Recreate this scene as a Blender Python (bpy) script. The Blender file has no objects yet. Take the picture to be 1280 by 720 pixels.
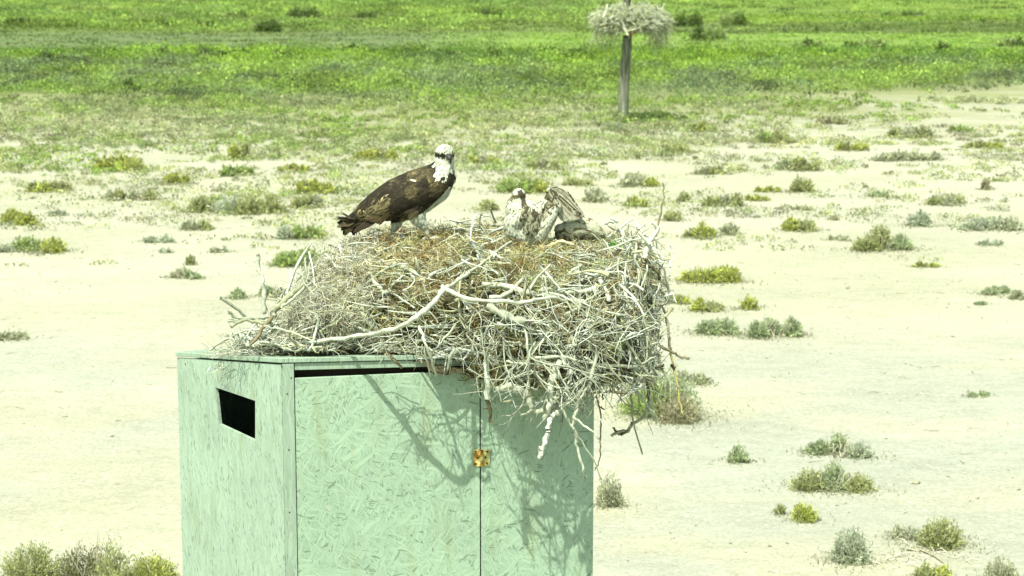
import bpy, bmesh, math, random
import numpy as np
from mathutils import Vector, Matrix, noise
from mathutils.bvhtree import BVHTree

random.seed(7)
rng = np.random.default_rng(7)
C = bpy.context.scene.collection
scn = bpy.context.scene

# ------------------------------------------------------------------ camera, sky, sun, exposure
F = 2500.0                      # focal length in photo pixels (1280 wide)
H = 4.10                        # camera height over the flat
PITCH = math.atan(410.0 / F)
cam_d = bpy.data.cameras.new('camera'); cam = bpy.data.objects.new('camera', cam_d); C.objects.link(cam)
cam.location = (0, 0, H); cam.rotation_euler = (math.radians(90) - PITCH, 0, 0)
cam_d.sensor_width = 36; cam_d.lens = 36 * F / 1280; cam_d.clip_start = .1; cam_d.clip_end = 5000
cam_d.dof.use_dof = True; cam_d.dof.focus_distance = 8.7; cam_d.dof.aperture_fstop = 6.5
scn.camera = cam
SUN_EL, SUN_AZ = 61.0, 25.0     # degrees; azimuth measured to the camera's left from straight behind it
e, a = math.radians(SUN_EL), math.radians(SUN_AZ)
TO_SUN = Vector((-math.sin(a) * math.cos(e), -math.cos(a) * math.cos(e), math.sin(e)))
w = bpy.data.worlds.new('World'); scn.world = w; w.use_nodes = True
nt = w.node_tree; sky = nt.nodes.new('ShaderNodeTexSky'); sky.sky_type = 'NISHITA'; sky.sun_disc = False
sky.sun_elevation = e; sky.sun_rotation = math.atan2(TO_SUN.x, TO_SUN.y); sky.ozone_density = 0.6; sky.dust_density = 2.0
tn = nt.nodes.new('ShaderNodeMix'); tn.data_type = 'RGBA'; tn.blend_type = 'MULTIPLY'; tn.inputs[0].default_value = 1; tn.inputs[7].default_value = (1.06, 1.04, .78, 1)   # tints the sky light yellower, as a camera colour cast
nt.links.new(sky.outputs[0], tn.inputs[6]); nt.links.new(tn.outputs[2], nt.nodes['Background'].inputs[0]); nt.nodes['Background'].inputs[1].default_value = .125
ld = bpy.data.lights.new('sun', 'SUN'); sun = bpy.data.objects.new('sun', ld); C.objects.link(sun)
ld.energy = 4.6; ld.angle = math.radians(.55); ld.color = (1.0, .965, .82)
sun.rotation_euler = (-TO_SUN).to_track_quat('-Z', 'Y').to_euler()
scn.view_settings.view_transform = 'Standard'; scn.view_settings.look = 'None'
scn.view_settings.gamma = 1; scn.view_settings.exposure = 0.9

# ------------------------------------------------------------------ helpers
def P(x, y, Y):
    """world point seen at photo pixel (x, y) at distance Y along the view azimuth"""
    cp, sp = math.cos(PITCH), math.sin(PITCH)
    v, u = 360.0 - y, x - 640.0
    dy = F * cp + v * sp; dz = -F * sp + v * cp
    t = Y / dy
    return Vector((u * t, Y, H + dz * t))
def dist(y):
    cp, sp = math.cos(PITCH), math.sin(PITCH)
    v = 360.0 - y
    return -H * (F * cp + v * sp) / (-F * sp + v * cp)

_perm = rng.integers(0, 1 << 30, 4096)
def vnoise(x, y, seed=0):
    xi, yi = np.floor(x).astype(np.int64), np.floor(y).astype(np.int64)
    fx, fy = x - xi, y - yi
    fx, fy = fx * fx * (3 - 2 * fx), fy * fy * (3 - 2 * fy)
    def h(a, b):
        return (_perm[(_perm[(a + seed * 131) & 4095] + b * 17) & 4095] & 65535) / 65535.0
    return (h(xi, yi) * (1 - fx) + h(xi + 1, yi) * fx) * (1 - fy) + (h(xi, yi + 1) * (1 - fx) + h(xi + 1, yi + 1) * fx) * fy
def fbm(x, y, oct=4, seed=0):
    s = 0; a = .5; t = 0
    for i in range(oct):
        s = s + a * vnoise(x * 2 ** i, y * 2 ** i, seed + i); t += a; a *= .55
    return s / t
def sstep(a, b, x):
    t = np.clip((x - a) / (b - a), 0, 1); return t * t * (3 - 2 * t)

def gz(x, y):
    x = np.asarray(x, float); y = np.asarray(y, float)
    return (fbm(x * .35, y * .35, 3, 5) - .5) * .09 + (fbm(x * .06, y * .06, 2, 9) - .5) * .2 * sstep(30, 80, y)
def gz1(x, y): return float(gz(np.array([x]), np.array([y]))[0])

def mesh_np(name, V, Q, cols=None, mat=None, smooth=False, parent=None, uvs=None):
    """V (n,3), Q (m,k) faces, cols (n,3) vertex colours"""
    V = np.ascontiguousarray(V, np.float32); Q = np.ascontiguousarray(Q, np.int32)
    me = bpy.data.meshes.new(name); m, k = Q.shape
    me.vertices.add(len(V)); me.vertices.foreach_set('co', V.ravel())
    me.loops.add(m * k); me.loops.foreach_set('vertex_index', Q.ravel())
    me.polygons.add(m); me.polygons.foreach_set('loop_start', np.arange(0, m * k, k, dtype=np.int32))
    me.update(calc_edges=True)
    if smooth: me.polygons.foreach_set('use_smooth', np.ones(m, bool))
    if cols is not None:
        at = me.attributes.new('col', 'FLOAT_COLOR', 'POINT')
        c4 = np.ones((len(V), 4), np.float32); c4[:, :3] = cols; at.data.foreach_set('color', c4.ravel())
    o = bpy.data.objects.new(name, me); C.objects.link(o)
    if mat: me.materials.append(mat)
    if parent: o.parent = parent
    return o
def tag(o, label=None, cat=None, group=None, kind=None):
    if label: o['label'] = label
    if cat: o['category'] = cat
    if group: o['group'] = group
    if kind: o['kind'] = kind
    return o
def empty(name, loc, label, cat, group=None, rz=0):
    o = bpy.data.objects.new(name, None); C.objects.link(o); o.location = loc; o.rotation_euler.z = rz
    return tag(o, label, cat, group)

# ------------------------------------------------------------------ materials
def new_mat(name):
    m = bpy.data.materials.new(name); m.use_nodes = True
    n = m.node_tree; b = n.nodes['Principled BSDF']; b.inputs['Roughness'].default_value = .8
    b.inputs['Specular IOR Level'].default_value = .25
    return m, n, b
def nd(n, t, **kw):
    x = n.nodes.new(t)
    for k, v in kw.items():
        if k.startswith('i_'): x.inputs[k[2:].replace('_', ' ')].default_value = v
        else: setattr(x, k, v)
    return x
def mix(n, fac, a, b, mode='MIX'):
    x = n.nodes.new('ShaderNodeMix'); x.data_type = 'RGBA'; x.blend_type = mode
    for i, v in ((0, fac), (6, a), (7, b)):
        if hasattr(v, 'links'): n.links.new(v, x.inputs[i])
        elif i == 0: x.inputs[0].default_value = v
        else: x.inputs[i].default_value = (*v, 1)
    return x.outputs[2]
def mth(n, op, a, b=None, c=None, clamp=False):
    x = n.nodes.new('ShaderNodeMath'); x.operation = op; x.use_clamp = clamp
    for i, v in enumerate((a, b, c)):
        if v is None: continue
        if hasattr(v, 'links'): n.links.new(v, x.inputs[i])
        else: x.inputs[i].default_value = v
    return x.outputs[0]
def ramp(n, src, stops):
    x = n.nodes.new('ShaderNodeValToRGB'); n.links.new(src, x.inputs[0]); cr = x.color_ramp
    while len(cr.elements) < len(stops): cr.elements.new(.5)
    for el, (p, c) in zip(cr.elements, stops):
        el.position = p; el.color = (*c, 1) if not isinstance(c, float) else (c, c, c, 1)
    return x.outputs[0]
def attr_mat(name, rough=.85, transl=0.0, var=.25, scale=40, bump=0.0):
    m, n, b = new_mat(name)
    at = nd(n, 'ShaderNodeAttribute', attribute_name='col')
    tc = nd(n, 'ShaderNodeTexCoord'); nz = nd(n, 'ShaderNodeTexNoise'); nz.inputs['Scale'].default_value = scale; nz.inputs['Detail'].default_value = 4
    n.links.new(tc.outputs['Object'], nz.inputs['Vector'])
    r = ramp(n, nz.outputs[0], [(.3, 1 - var), (.7, 1 + var)])
    col = mix(n, 1.0, at.outputs['Color'], r, 'MULTIPLY')
    n.links.new(col, b.inputs['Base Color']); b.inputs['Roughness'].default_value = rough
    if bump:
        bp = nd(n, 'ShaderNodeBump'); bp.inputs['Strength'].default_value = bump; bp.inputs['Distance'].default_value = .004
        n.links.new(nz.outputs[0], bp.inputs['Height']); n.links.new(bp.outputs[0], b.inputs['Normal'])
    if transl:
        t = nd(n, 'ShaderNodeBsdfTranslucent'); n.links.new(col, t.inputs[0])
        ms = nd(n, 'ShaderNodeMixShader'); ms.inputs[0].default_value = transl
        n.links.new(b.outputs[0], ms.inputs[1]); n.links.new(t.outputs[0], ms.inputs[2])
        n.links.new(ms.outputs[0], n.nodes['Material Output'].inputs[0])
    return m
M_leaf = attr_mat('leaf', .7, .5, .15, 6)
M_stick = attr_mat('weathered_wood', .85, 0, .28, 45, .5)
M_hay = attr_mat('dry_grass', .85, .15, .15, 20)
M_feather = attr_mat('feathers', .8, 0, .22, 120)
M_stone = attr_mat('stone', .9, 0, .2, 60)

# --- sand / soil
M_ground, n, b = new_mat('sandy_soil')
at = nd(n, 'ShaderNodeAttribute', attribute_name='col')
tc = nd(n, 'ShaderNodeTexCoord')
def gn(scale, det=5, rough=.6, src=None):
    x = nd(n, 'ShaderNodeTexNoise'); x.inputs['Scale'].default_value = scale; x.inputs['Detail'].default_value = det; x.inputs['Roughness'].default_value = rough
    n.links.new(src or tc.outputs['Object'], x.inputs['Vector']); return x.outputs[0]
mp = nd(n, 'ShaderNodeMapping'); mp.inputs['Scale'].default_value = (.5, 1.0, 1); n.links.new(tc.outputs['Object'], mp.inputs[0])
big = ramp(n, gn(.5, 4, .6, mp.outputs[0]), [(.3, .90), (.7, 1.07)])
mid = ramp(n, gn(5, 6, .75, mp.outputs[0]), [(.3, .88), (.7, 1.10)])
fine = ramp(n, gn(26, 6, .85), [(.3, .66), (.5, 1.0), (.7, 1.26)])
c = mix(n, 1, at.outputs['Color'], big, 'MULTIPLY'); c = mix(n, 1, c, mid, 'MULTIPLY'); c = mix(n, .9, c, fine, 'MULTIPLY')
# bits of shell and dark grit with a shape of their own
vo = nd(n, 'ShaderNodeTexVoronoi'); vo.inputs['Scale'].default_value = 16; n.links.new(tc.outputs['Object'], vo.inputs['Vector'])
sep = nd(n, 'ShaderNodeSeparateColor'); n.links.new(vo.outputs['Color'], sep.inputs[0])
spot = mth(n, 'MULTIPLY', mth(n, 'LESS_THAN', vo.outputs['Distance'], .28), mth(n, 'GREATER_THAN', sep.outputs[0], .86))
c = mix(n, mth(n, 'MULTIPLY', spot, .5), c, (.5, .52, .45))
spot2 = mth(n, 'MULTIPLY', mth(n, 'LESS_THAN', vo.outputs['Distance'], .2), mth(n, 'LESS_THAN', sep.outputs[0], .06))
c = mix(n, mth(n, 'MULTIPLY', spot2, .6), c, (.2, .2, .13))
n.links.new(c, b.inputs['Base Color']); b.inputs['Roughness'].default_value = .95
bp = nd(n, 'ShaderNodeBump'); bp.inputs['Strength'].default_value = .6; bp.inputs['Distance'].default_value = .03
hh = mth(n, 'ADD', gn(9, 6, .7), mth(n, 'MULTIPLY', gn(45, 4, .8), .35)); n.links.new(hh, bp.inputs['Height']); n.links.new(bp.outputs[0], b.inputs['Normal'])

# --- painted strand board
def osb(name, angles, lean=(.258, .372, .276)):
    m, n, b = new_mat(name)
    uv = nd(n, 'ShaderNodeTexCoord').outputs['UV']
    wn = nd(n, 'ShaderNodeTexNoise'); wn.inputs['Scale'].default_value = 7; wn.inputs['Detail'].default_value = 2; n.links.new(uv, wn.inputs['Vector'])
    wv = nd(n, 'ShaderNodeVectorMath', operation='MULTIPLY_ADD'); n.links.new(wn.outputs['Color'], wv.inputs[0]); wv.inputs[1].default_value = (.07,) * 3; n.links.new(uv, wv.inputs[2])
    hgt = None; edge = None
    for k, (ang, sx, sy) in enumerate(angles):
        mp = nd(n, 'ShaderNodeMapping'); mp.inputs['Rotation'].default_value = (0, 0, math.radians(ang)); mp.inputs['Location'].default_value = (k * 3.1, k * 1.7, 0)
        mp.vector_type = 'POINT'; n.links.new(wv.outputs[0], mp.inputs[0])
        sc = nd(n, 'ShaderNodeVectorMath', operation='MULTIPLY'); sc.inputs[1].default_value = (sx, sy, 1); n.links.new(mp.outputs[0], sc.inputs[0])
        v = nd(n, 'ShaderNodeTexVoronoi', voronoi_dimensions='2D'); v.inputs['Scale'].default_value = 1; n.links.new(sc.outputs[0], v.inputs['Vector'])
        s = nd(n, 'ShaderNodeSeparateColor'); n.links.new(v.outputs['Color'], s.inputs[0])
        tilt = mth(n, 'MULTIPLY', v.outputs['Distance'], .35)
        h = mth(n, 'SUBTRACT', s.outputs[0], tilt)
        sc2 = nd(n, 'ShaderNodeVectorMath', operation='MULTIPLY'); sc2.inputs[1].default_value = (2.4, 1.7, 1); n.links.new(sc.outputs[0], sc2.inputs[0])
        ve = nd(n, 'ShaderNodeTexVoronoi', voronoi_dimensions='2D'); ve.inputs['Scale'].default_value = 1; n.links.new(sc2.outputs[0], ve.inputs['Vector'])
        s2 = nd(n, 'ShaderNodeSeparateColor'); n.links.new(ve.outputs['Color'], s2.inputs[0])
        ed = mth(n, 'MULTIPLY', mth(n, 'LESS_THAN', ve.outputs['Distance'], mth(n, 'MULTIPLY', s2.outputs[1], .40)), mth(n, 'GREATER_THAN', s2.outputs[0], .9))
        hgt = h if hgt is None else mth(n, 'MAXIMUM', hgt, h)
        edge = ed if edge is None else mth(n, 'MAXIMUM', edge, ed)
    nz = nd(n, 'ShaderNodeTexNoise'); nz.inputs['Scale'].default_value = 14; nz.inputs['Detail'].default_value = 6; n.links.new(uv, nz.inputs['Vector'])
    gap = mth(n, 'MULTIPLY', edge, mth(n, 'GREATER_THAN', nz.outputs[0], .48))
    nz2 = nd(n, 'ShaderNodeTexNoise'); nz2.inputs['Scale'].default_value = 3; nz2.inputs['Detail'].default_value = 5; n.links.new(uv, nz2.inputs['Vector'])
    tone = ramp(n, hgt, [(.35, .88), (.95, 1.06)]); wear = ramp(n, nz2.outputs[0], [(.3, .93), (.7, 1.07)])
    c = mix(n, 1, lean, tone, 'MULTIPLY'); c = mix(n, 1, c, wear, 'MULTIPLY')
    nz3 = nd(n, 'ShaderNodeTexNoise'); nz3.inputs['Scale'].default_value = 26; nz3.inputs['Detail'].default_value = 5; n.links.new(uv, nz3.inputs['Vector'])
    c = mix(n, ramp(n, nz3.outputs[0], [(.62, 0.0), (.72, .55)]), c, (.36, .43, .35))      # chalky worn paint
    mps = nd(n, 'ShaderNodeMapping'); mps.inputs['Scale'].default_value = (6, .8, 1); n.links.new(uv, mps.inputs[0])
    st = nd(n, 'ShaderNodeTexNoise'); st.inputs['Scale'].default_value = 2.4; st.inputs['Detail'].default_value = 6; n.links.new(mps.outputs[0], st.inputs['Vector'])
    c = mix(n, ramp(n, st.outputs[0], [(.56, 0.0), (.74, .45)]), c, (.21, .26, .13))      # old run stains
    c = mix(n, mth(n, 'MULTIPLY', gap, .5), c, (.05, .09, .05))
    n.links.new(c, b.inputs['Base Color']); b.inputs['Roughness'].default_value = .62
    hb = mth(n, 'SUBTRACT', mth(n, 'ADD', hgt, mth(n, 'MULTIPLY', nz.outputs[0], .25)), gap)
    bp = nd(n, 'ShaderNodeBump'); bp.inputs['Strength'].default_value = .6; bp.inputs['Distance'].default_value = .007
    n.links.new(hb, bp.inputs['Height']); n.links.new(bp.outputs[0], b.inputs['Normal'])
    return m
M_front = osb('painted_strand_board', [(10, 7, 60), (75, 12, 110), (140, 6, 44), (45, 16, 120), (110, 10, 90)])
M_side = osb('painted_strand_board_upright', [(86, 9, 55), (97, 10, 60), (76, 12, 70), (60, 14, 80)], (.28, .386, .305))
M_trim = osb('painted_batten', [(90, 5, 90), (86, 8, 110)], (.25, .35, .27))
M_dark, n, b = new_mat('inside_shade'); b.inputs['Base Color'].default_value = (.05, .04, .025, 1)  # near-black brown that stands in for shade inside the shed
M_rust, n, b = new_mat('rusty_metal')
tc = nd(n, 'ShaderNodeTexCoord'); nz = nd(n, 'ShaderNodeTexNoise'); nz.inputs['Scale'].default_value = 38; nz.inputs['Detail'].default_value = 6; n.links.new(tc.outputs['Object'], nz.inputs['Vector'])
n.links.new(ramp(n, nz.outputs[0], [(.3, (.10, .045, .01)), (.45, (.34, .2, .03)), (.58, (.6, .52, .2)), (.75, (.62, .66, .45))]), b.inputs['Base Color'])
b.inputs['Metallic'].default_value = .2
M_rust2, n, b = new_mat('rusty_green_metal')
tc = nd(n, 'ShaderNodeTexCoord'); nz = nd(n, 'ShaderNodeTexNoise'); nz.inputs['Scale'].default_value = 60; nz.inputs['Detail'].default_value = 5; n.links.new(tc.outputs['Object'], nz.inputs['Vector'])
n.links.new(ramp(n, nz.outputs[0], [(.3, (.22, .14, .03)), (.48, (.30, .30, .10)), (.7, (.34, .42, .22))]), b.inputs['Base Color'])
M_screw, n, b = new_mat('rusty_screw'); b.inputs['Base Color'].default_value = (.07, .03, .008, 1)
M_post, n, b = new_mat('weathered_post')
tc = nd(n, 'ShaderNodeTexCoord'); mp = nd(n, 'ShaderNodeMapping'); mp.inputs['Scale'].default_value = (14, 14, 1.2); n.links.new(tc.outputs['Object'], mp.inputs[0])
nz = nd(n, 'ShaderNodeTexNoise'); nz.inputs['Scale'].default_value = 2; nz.inputs['Detail'].default_value = 6; n.links.new(mp.outputs[0], nz.inputs['Vector'])
n.links.new(ramp(n, nz.outputs[0], [(.3, (.06, .07, .05)), (.5, (.14, .16, .115)), (.7, (.27, .30, .225))]), b.inputs['Base Color'])
def plain(name, col, rough=.5):
    m, n, b = new_mat(name)
    tc = nd(n, 'ShaderNodeTexCoord'); nz = nd(n, 'ShaderNodeTexNoise'); nz.inputs['Scale'].default_value = 90; n.links.new(tc.outputs['Object'], nz.inputs['Vector'])
    n.links.new(mix(n, 1, col, ramp(n, nz.outputs[0], [(.3, .8), (.7, 1.2)]), 'MULTIPLY'), b.inputs['Base Color']); b.inputs['Roughness'].default_value = rough; return m
M_beak = plain('beak_horn', (.035, .04, .035), .35); M_eye = plain('eye', (.30, .24, .02), .2); M_pupil = plain('pupil', (.005, .005, .005), .1); M_foot = plain('scaly_foot', (.34, .38, .33), .6)

# ------------------------------------------------------------------ ground: one sheet to the horizon
SAND = np.array((.335, .347, .268)); SAND2 = np.array((.278, .305, .255)); OCHRE = np.array((.322, .333, .243))
def ground_colour(x, y):
    D = y; u = x / np.maximum(D, 5)
    c = np.zeros(x.shape + (3,))
    n1 = fbm(x * .25, y * .5, 4, 20); n2 = fbm(x * .9, y * 1.5, 4, 30)
    g = sstep(.42, .62, n1)[..., None]
    c[:] = SAND
    c = c * (1 - g) + OCHRE * g
    k = (sstep(26, 17, D) * sstep(.35, .6, fbm(x * .5, y * .8, 3, 44)))[..., None]
    c = c * (1 - k * .8) + SAND2 * k * .8
    # litter and low growth on the mottled belt
    Dw = D + (n1 - .5) * 14 - 26 * np.maximum(u - .05, 0) * 2 * (D < 70)
    m = sstep(38, 58, Dw + (n2 - .5) * 16)[..., None]
    c = c * (1 - m) + np.array((.20, .225, .105)) * m
    m = sstep(56, 66, Dw)[..., None]
    c = c * (1 - m) + np.array((.10, .145, .035)) * m
    # open flats: grey-green sedge to the left, bright new grass to the right
    Dn = D + (fbm(x * .12, y * .05, 3, 60) - .5) * 7
    f = (sstep(90, 93, Dn) * sstep(117, 112, Dn))[..., None]
    r = sstep(-.06, .02, u + (n1 - .5) * .08)[..., None]
    left = np.array((.105, .15, .055)); right = np.array((.135, .215, .040))
    c = c * (1 - f) + (left * (1 - r) + right * r) * f
    f = (sstep(112, 116, Dn) * sstep(134, 128, Dn) * sstep(.05, .09, u))[..., None]
    c = c * (1 - f) + np.array((.085, .125, .03)) * f
    f = (sstep(132, 140, Dn) * sstep(.02, .06, u))[..., None]
    c = c * (1 - f) + np.array((.115, .18, .025)) * f
    v = .82 + .36 * fbm(x * .08, y * .22, 4, 66); v2 = .85 + .3 * fbm(x * .5, y * .25, 3, 67); far = sstep(60, 80, D)
    return c * (1 + far * (v * v2 - 1))[..., None]
def axis(vals):
    return np.array(sorted(set(np.round(vals, 4))))
xs = axis(list(np.arange(-18, 18.01, .2)) + [s * (18 + 1.2 * k + .05 * k ** 2.0 + .002 * k ** 3.1) for k in range(1, 75) for s in (-1, 1)])
ys = axis([-300, -120, -50, -20, -8, 0, 4, 7] + list(np.arange(9, 62, .22)) + list(62 + np.cumsum(np.linspace(.3, 1.1, 220))) + [220 + 1.6 * k ** 1.75 for k in range(3, 60)])
X, Y = np.meshgrid(xs, ys); Z = gz(X, Y)
V = np.stack([X, Y, Z], -1).reshape(-1, 3); ny, nx = X.shape
i = np.arange((ny - 1) * nx).reshape(ny - 1, nx)[:, :-1].ravel()
Q = np.stack([i, i + 1, i + nx + 1, i + nx], 1)
ground = mesh_np('ground', V, Q, ground_colour(X, Y).reshape(-1, 3), M_ground, True); ground['kind'] = 'structure'

# ------------------------------------------------------------------ foliage in numpy
def unit(v): return v / np.maximum(np.linalg.norm(v, axis=-1, keepdims=True), 1e-9)
def blades(cen, dirs, L, W, cols):
    """one rhombic leaf per row"""
    N = len(cen); L = np.broadcast_to(L, N)[:, None]; W = np.broadcast_to(W, N)[:, None]
    dirs = unit(dirs); side = unit(np.cross(dirs, rng.normal(size=(N, 3))))
    V = np.stack([cen - dirs * L * .5, cen + side * W * .5, cen + dirs * L * .5, cen - side * W * .5], 1).reshape(-1, 3)
    return V, np.arange(4 * N).reshape(N, 4), np.repeat(cols, 4, 0)
def tint(base, N, v=.22, hue=.1):
    k = np.exp(rng.normal(0, v, (N, 1))); h = np.exp(rng.normal(0, hue, (N, 3)))
    return np.clip(np.array(base) * k * h, .005, .85)
TYPES = {  # leaf colour, tip colour, leaf length factor
    'sage':   ((.32, .41, .22), (.44, .52, .33)),
    'pale':   ((.40, .44, .29), (.50, .54, .38)),
    'blue':   ((.40, .47, .33), (.50, .56, .44)),
    'yellow': ((.37, .43, .10), (.50, .55, .16)),
    'olive':  ((.33, .38, .16), (.44, .48, .23)),
    'green':  ((.28, .40, .13), (.40, .50, .18)),
    'dark':   ((.065, .135, .018), (.13, .215, .03)),
    'dusk':   ((.15, .165, .075), (.25, .27, .13)),
    'brown':  ((.36, .36, .22), (.44, .43, .28)),
}
def shrub(x, yb, wpx, hpx, kind, label, name='desert_shrub', dens=1.0, kind2=None, spiky=.5, group='low shrubs on the sand flat'):
    D = dist(yb); base = P(x, yb, D); s = F / D
    W, Hh = wpx / s, hpx / s * .97
    D += W * .18; base = P(x, yb, D); base.z = gz1(base.x, base.y); rx = W / 2
    sub = max(1, int(round(W / (Hh * 1.5)))) + (1 if W > .5 else 0)
    N = int(np.clip(wpx * hpx * 2.3 * dens, 200, 7000))
    t1, t2 = TYPES[kind]; pts = []; drs = []; cl = []
    for k in range(sub):
        f = (k + .5) / sub * 2 - 1
        cx = f * rx * .72 + random.uniform(-.06, .06) * W; cy = random.uniform(-.28, .28) * W * .6
        r = rx / sub * random.uniform(1.0, 1.55); hh = Hh * random.uniform(.68, 1.05) * (1 - .25 * abs(f))
        if sub == 1: cx, cy, r, hh = 0, 0, rx * .95, Hh
        n_ = N // sub
        ns = max(14, n_ // 16)                                        # stems, leaves gathered along them
        th = rng.uniform(0, 2 * np.pi, ns); ph = np.arccos(rng.uniform(.02, 1, ns))
        end = np.stack([np.cos(th) * np.sin(ph) * r, np.sin(th) * np.sin(ph) * r * .95, np.cos(ph) * hh], 1)
        end *= rng.uniform(.72, 1.0 + .25 * spiky, (ns, 1))
        root = np.stack([np.cos(th) * r * .3, np.sin(th) * r * .3, np.zeros(ns)], 1) * rng.uniform(0, 1, (ns, 1))
        st = rng.integers(0, ns, n_); t = rng.uniform(.15, 1, n_) ** .6
        p = root[st] + (end - root)[st] * t[:, None] + rng.normal(0, .035 * r + .006, (n_, 3))
        p[:, 2] = np.abs(p[:, 2])
        d = unit(end[st] - root[st]) + rng.normal(0, .55, (n_, 3)) + np.array((0, 0, .25))
        base_c, tip_c = (t1, t2) if not kind2 or random.random() < .6 else TYPES[kind2]
        mixk = (t ** 2)[:, None] * rng.uniform(.3, 1, (n_, 1))
        stem_k = np.exp(rng.normal(0, .22, (ns, 1)))[st]
        c = (np.array(base_c) * (1 - mixk) + np.array(tip_c) * mixk) * stem_k * np.exp(rng.normal(0, .16, (n_, 1)))
        st_ = rng.uniform(size=n_) < .16; c[st_] = np.array((.40, .42, .29)) * rng.uniform(.75, 1.15, (int(st_.sum()), 1))   # dry straw among the leaves
        sp_ = rng.uniform(size=n_) < .10; q_ = int(sp_.sum()); p[sp_] = rng.normal(0, 1, (q_, 3)) * np.array((r * .95, r * .8, 0)) + np.array((0, 0, .012)); c[sp_] = np.array((.36, .38, .26)) * rng.uniform(.7, 1.15, (q_, 1))
        pts.append(p + np.array((cx, cy, 0))); drs.append(d); cl.append(c)
    pts = np.concatenate(pts); drs = np.concatenate(drs); cl = np.clip(np.concatenate(cl), 0, .8)
    L = np.clip(4.6 / s, .022, .12) * rng.uniform(.6, 1.4, len(pts)); Wd = L * rng.uniform(.25, .42, len(pts))
    V, Q, cc = blades(pts, drs, L, Wd, cl)
    o = mesh_np(name, V, Q, cc, M_leaf); o.location = base
    tag(o, label, 'shrub', group)
    if wpx >= 40 and yb > 300:                                           # bare woody stems
        sticks = []
        for k in range(int(8 + wpx / 5)):
            a_ = random.uniform(0, 6.28); r0 = random.uniform(0, .6) * rx; q = random.uniform(.5, 1.0)
            p0 = np.array((math.cos(a_) * r0 * .8, math.sin(a_) * r0 * .5, 0)); p2 = np.array((math.cos(a_) * (r0 + .3 * rx) * q, math.sin(a_) * (r0 + .2 * rx) * q, Hh * random.uniform(.3, .9)))
            pm = (p0 + p2) / 2 + rng.normal(0, .03 * rx + .01, 3)
            sticks.append((np.array([p0, pm, p2]), np.array([.006, .004, .002]), np.array((.36, .36, .27)) * random.uniform(.6, 1.2)))
        s_ = tubes_obj('stems', sticks, M_stick, o, sides=4)
    return o

def tubes_obj(name, sticks, mat, parent=None, sides=5):
    """sticks: list of (points (k,3), radii (k,), colour) -> one mesh"""
    VV, QQ, CC = [], [], []; off = 0
    ang = np.linspace(0, 2 * np.pi, sides, endpoint=False); ca, sa = np.cos(ang), np.sin(ang)
    for pts, rad, col in sticks:
        pts = np.asarray(pts, float); k = len(pts)
        t = np.gradient(pts, axis=0); t = unit(t)
        ref = np.array((0, 0, 1.0)) if abs(t[:, 2]).mean() < .8 else np.array((1.0, 0, 0))
        s1 = unit(np.cross(t, ref)); s2 = np.cross(t, s1)
        ring = pts[:, None] + (s1[:, None] * ca[None, :, None] + s2[:, None] * sa[None, :, None]) * np.asarray(rad)[:, None, None]
        V = ring.reshape(-1, 3); j = np.arange(sides); q = []
        for r in range(k - 1):
            q.append(np.stack([r * sides + j, r * sides + (j + 1) % sides, (r + 1) * sides + (j + 1) % sides, (r + 1) * sides + j], 1))
        V = np.concatenate([V, pts[:1], pts[-1:]]); n0 = k * sides
        q.append(np.stack([j, np.full(sides, n0), np.full(sides, n0), (j + 1) % sides], 1)[:, [0, 3, 1, 2]])
        q.append(np.stack([(k - 1) * sides + j, (k - 1) * sides + (j + 1) % sides, np.full(sides, n0 + 1), np.full(sides, n0 + 1)], 1))
        VV.append(V); QQ.append(np.concatenate(q) + off); CC.append(np.tile(col, (len(V), 1)) if np.ndim(col) == 1 else col); off += len(V)
    V = np.concatenate(VV); Q = np.concatenate(QQ); cc = np.concatenate(CC)
    tri = Q[:, 2] == Q[:, 3]
    me = bpy.data.meshes.new(name)
    q4, q3 = Q[~tri], Q[tri][:, :3]
    # the cap triangles are kept as a second block of polygons
    loops = np.concatenate([q4.ravel(), q3.ravel()]).astype(np.int32)
    starts = np.concatenate([np.arange(len(q4)) * 4, len(q4) * 4 + np.arange(len(q3)) * 3]).astype(np.int32)
    me.vertices.add(len(V)); me.vertices.foreach_set('co', V.astype(np.float32).ravel())
    me.loops.add(len(loops)); me.loops.foreach_set('vertex_index', loops)
    me.polygons.add(len(starts)); me.polygons.foreach_set('loop_start', starts)
    me.update(calc_edges=True); me.polygons.foreach_set('use_smooth', np.ones(len(starts), bool))
    at = me.attributes.new('col', 'FLOAT_COLOR', 'POINT'); c4 = np.ones((len(V), 4), np.float32); c4[:, :3] = cc; at.data.foreach_set('color', c4.ravel())
    me.materials.append(mat)
    o = bpy.data.objects.new(name, me); C.objects.link(o)
    if parent: o.parent = parent
    return o

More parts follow.
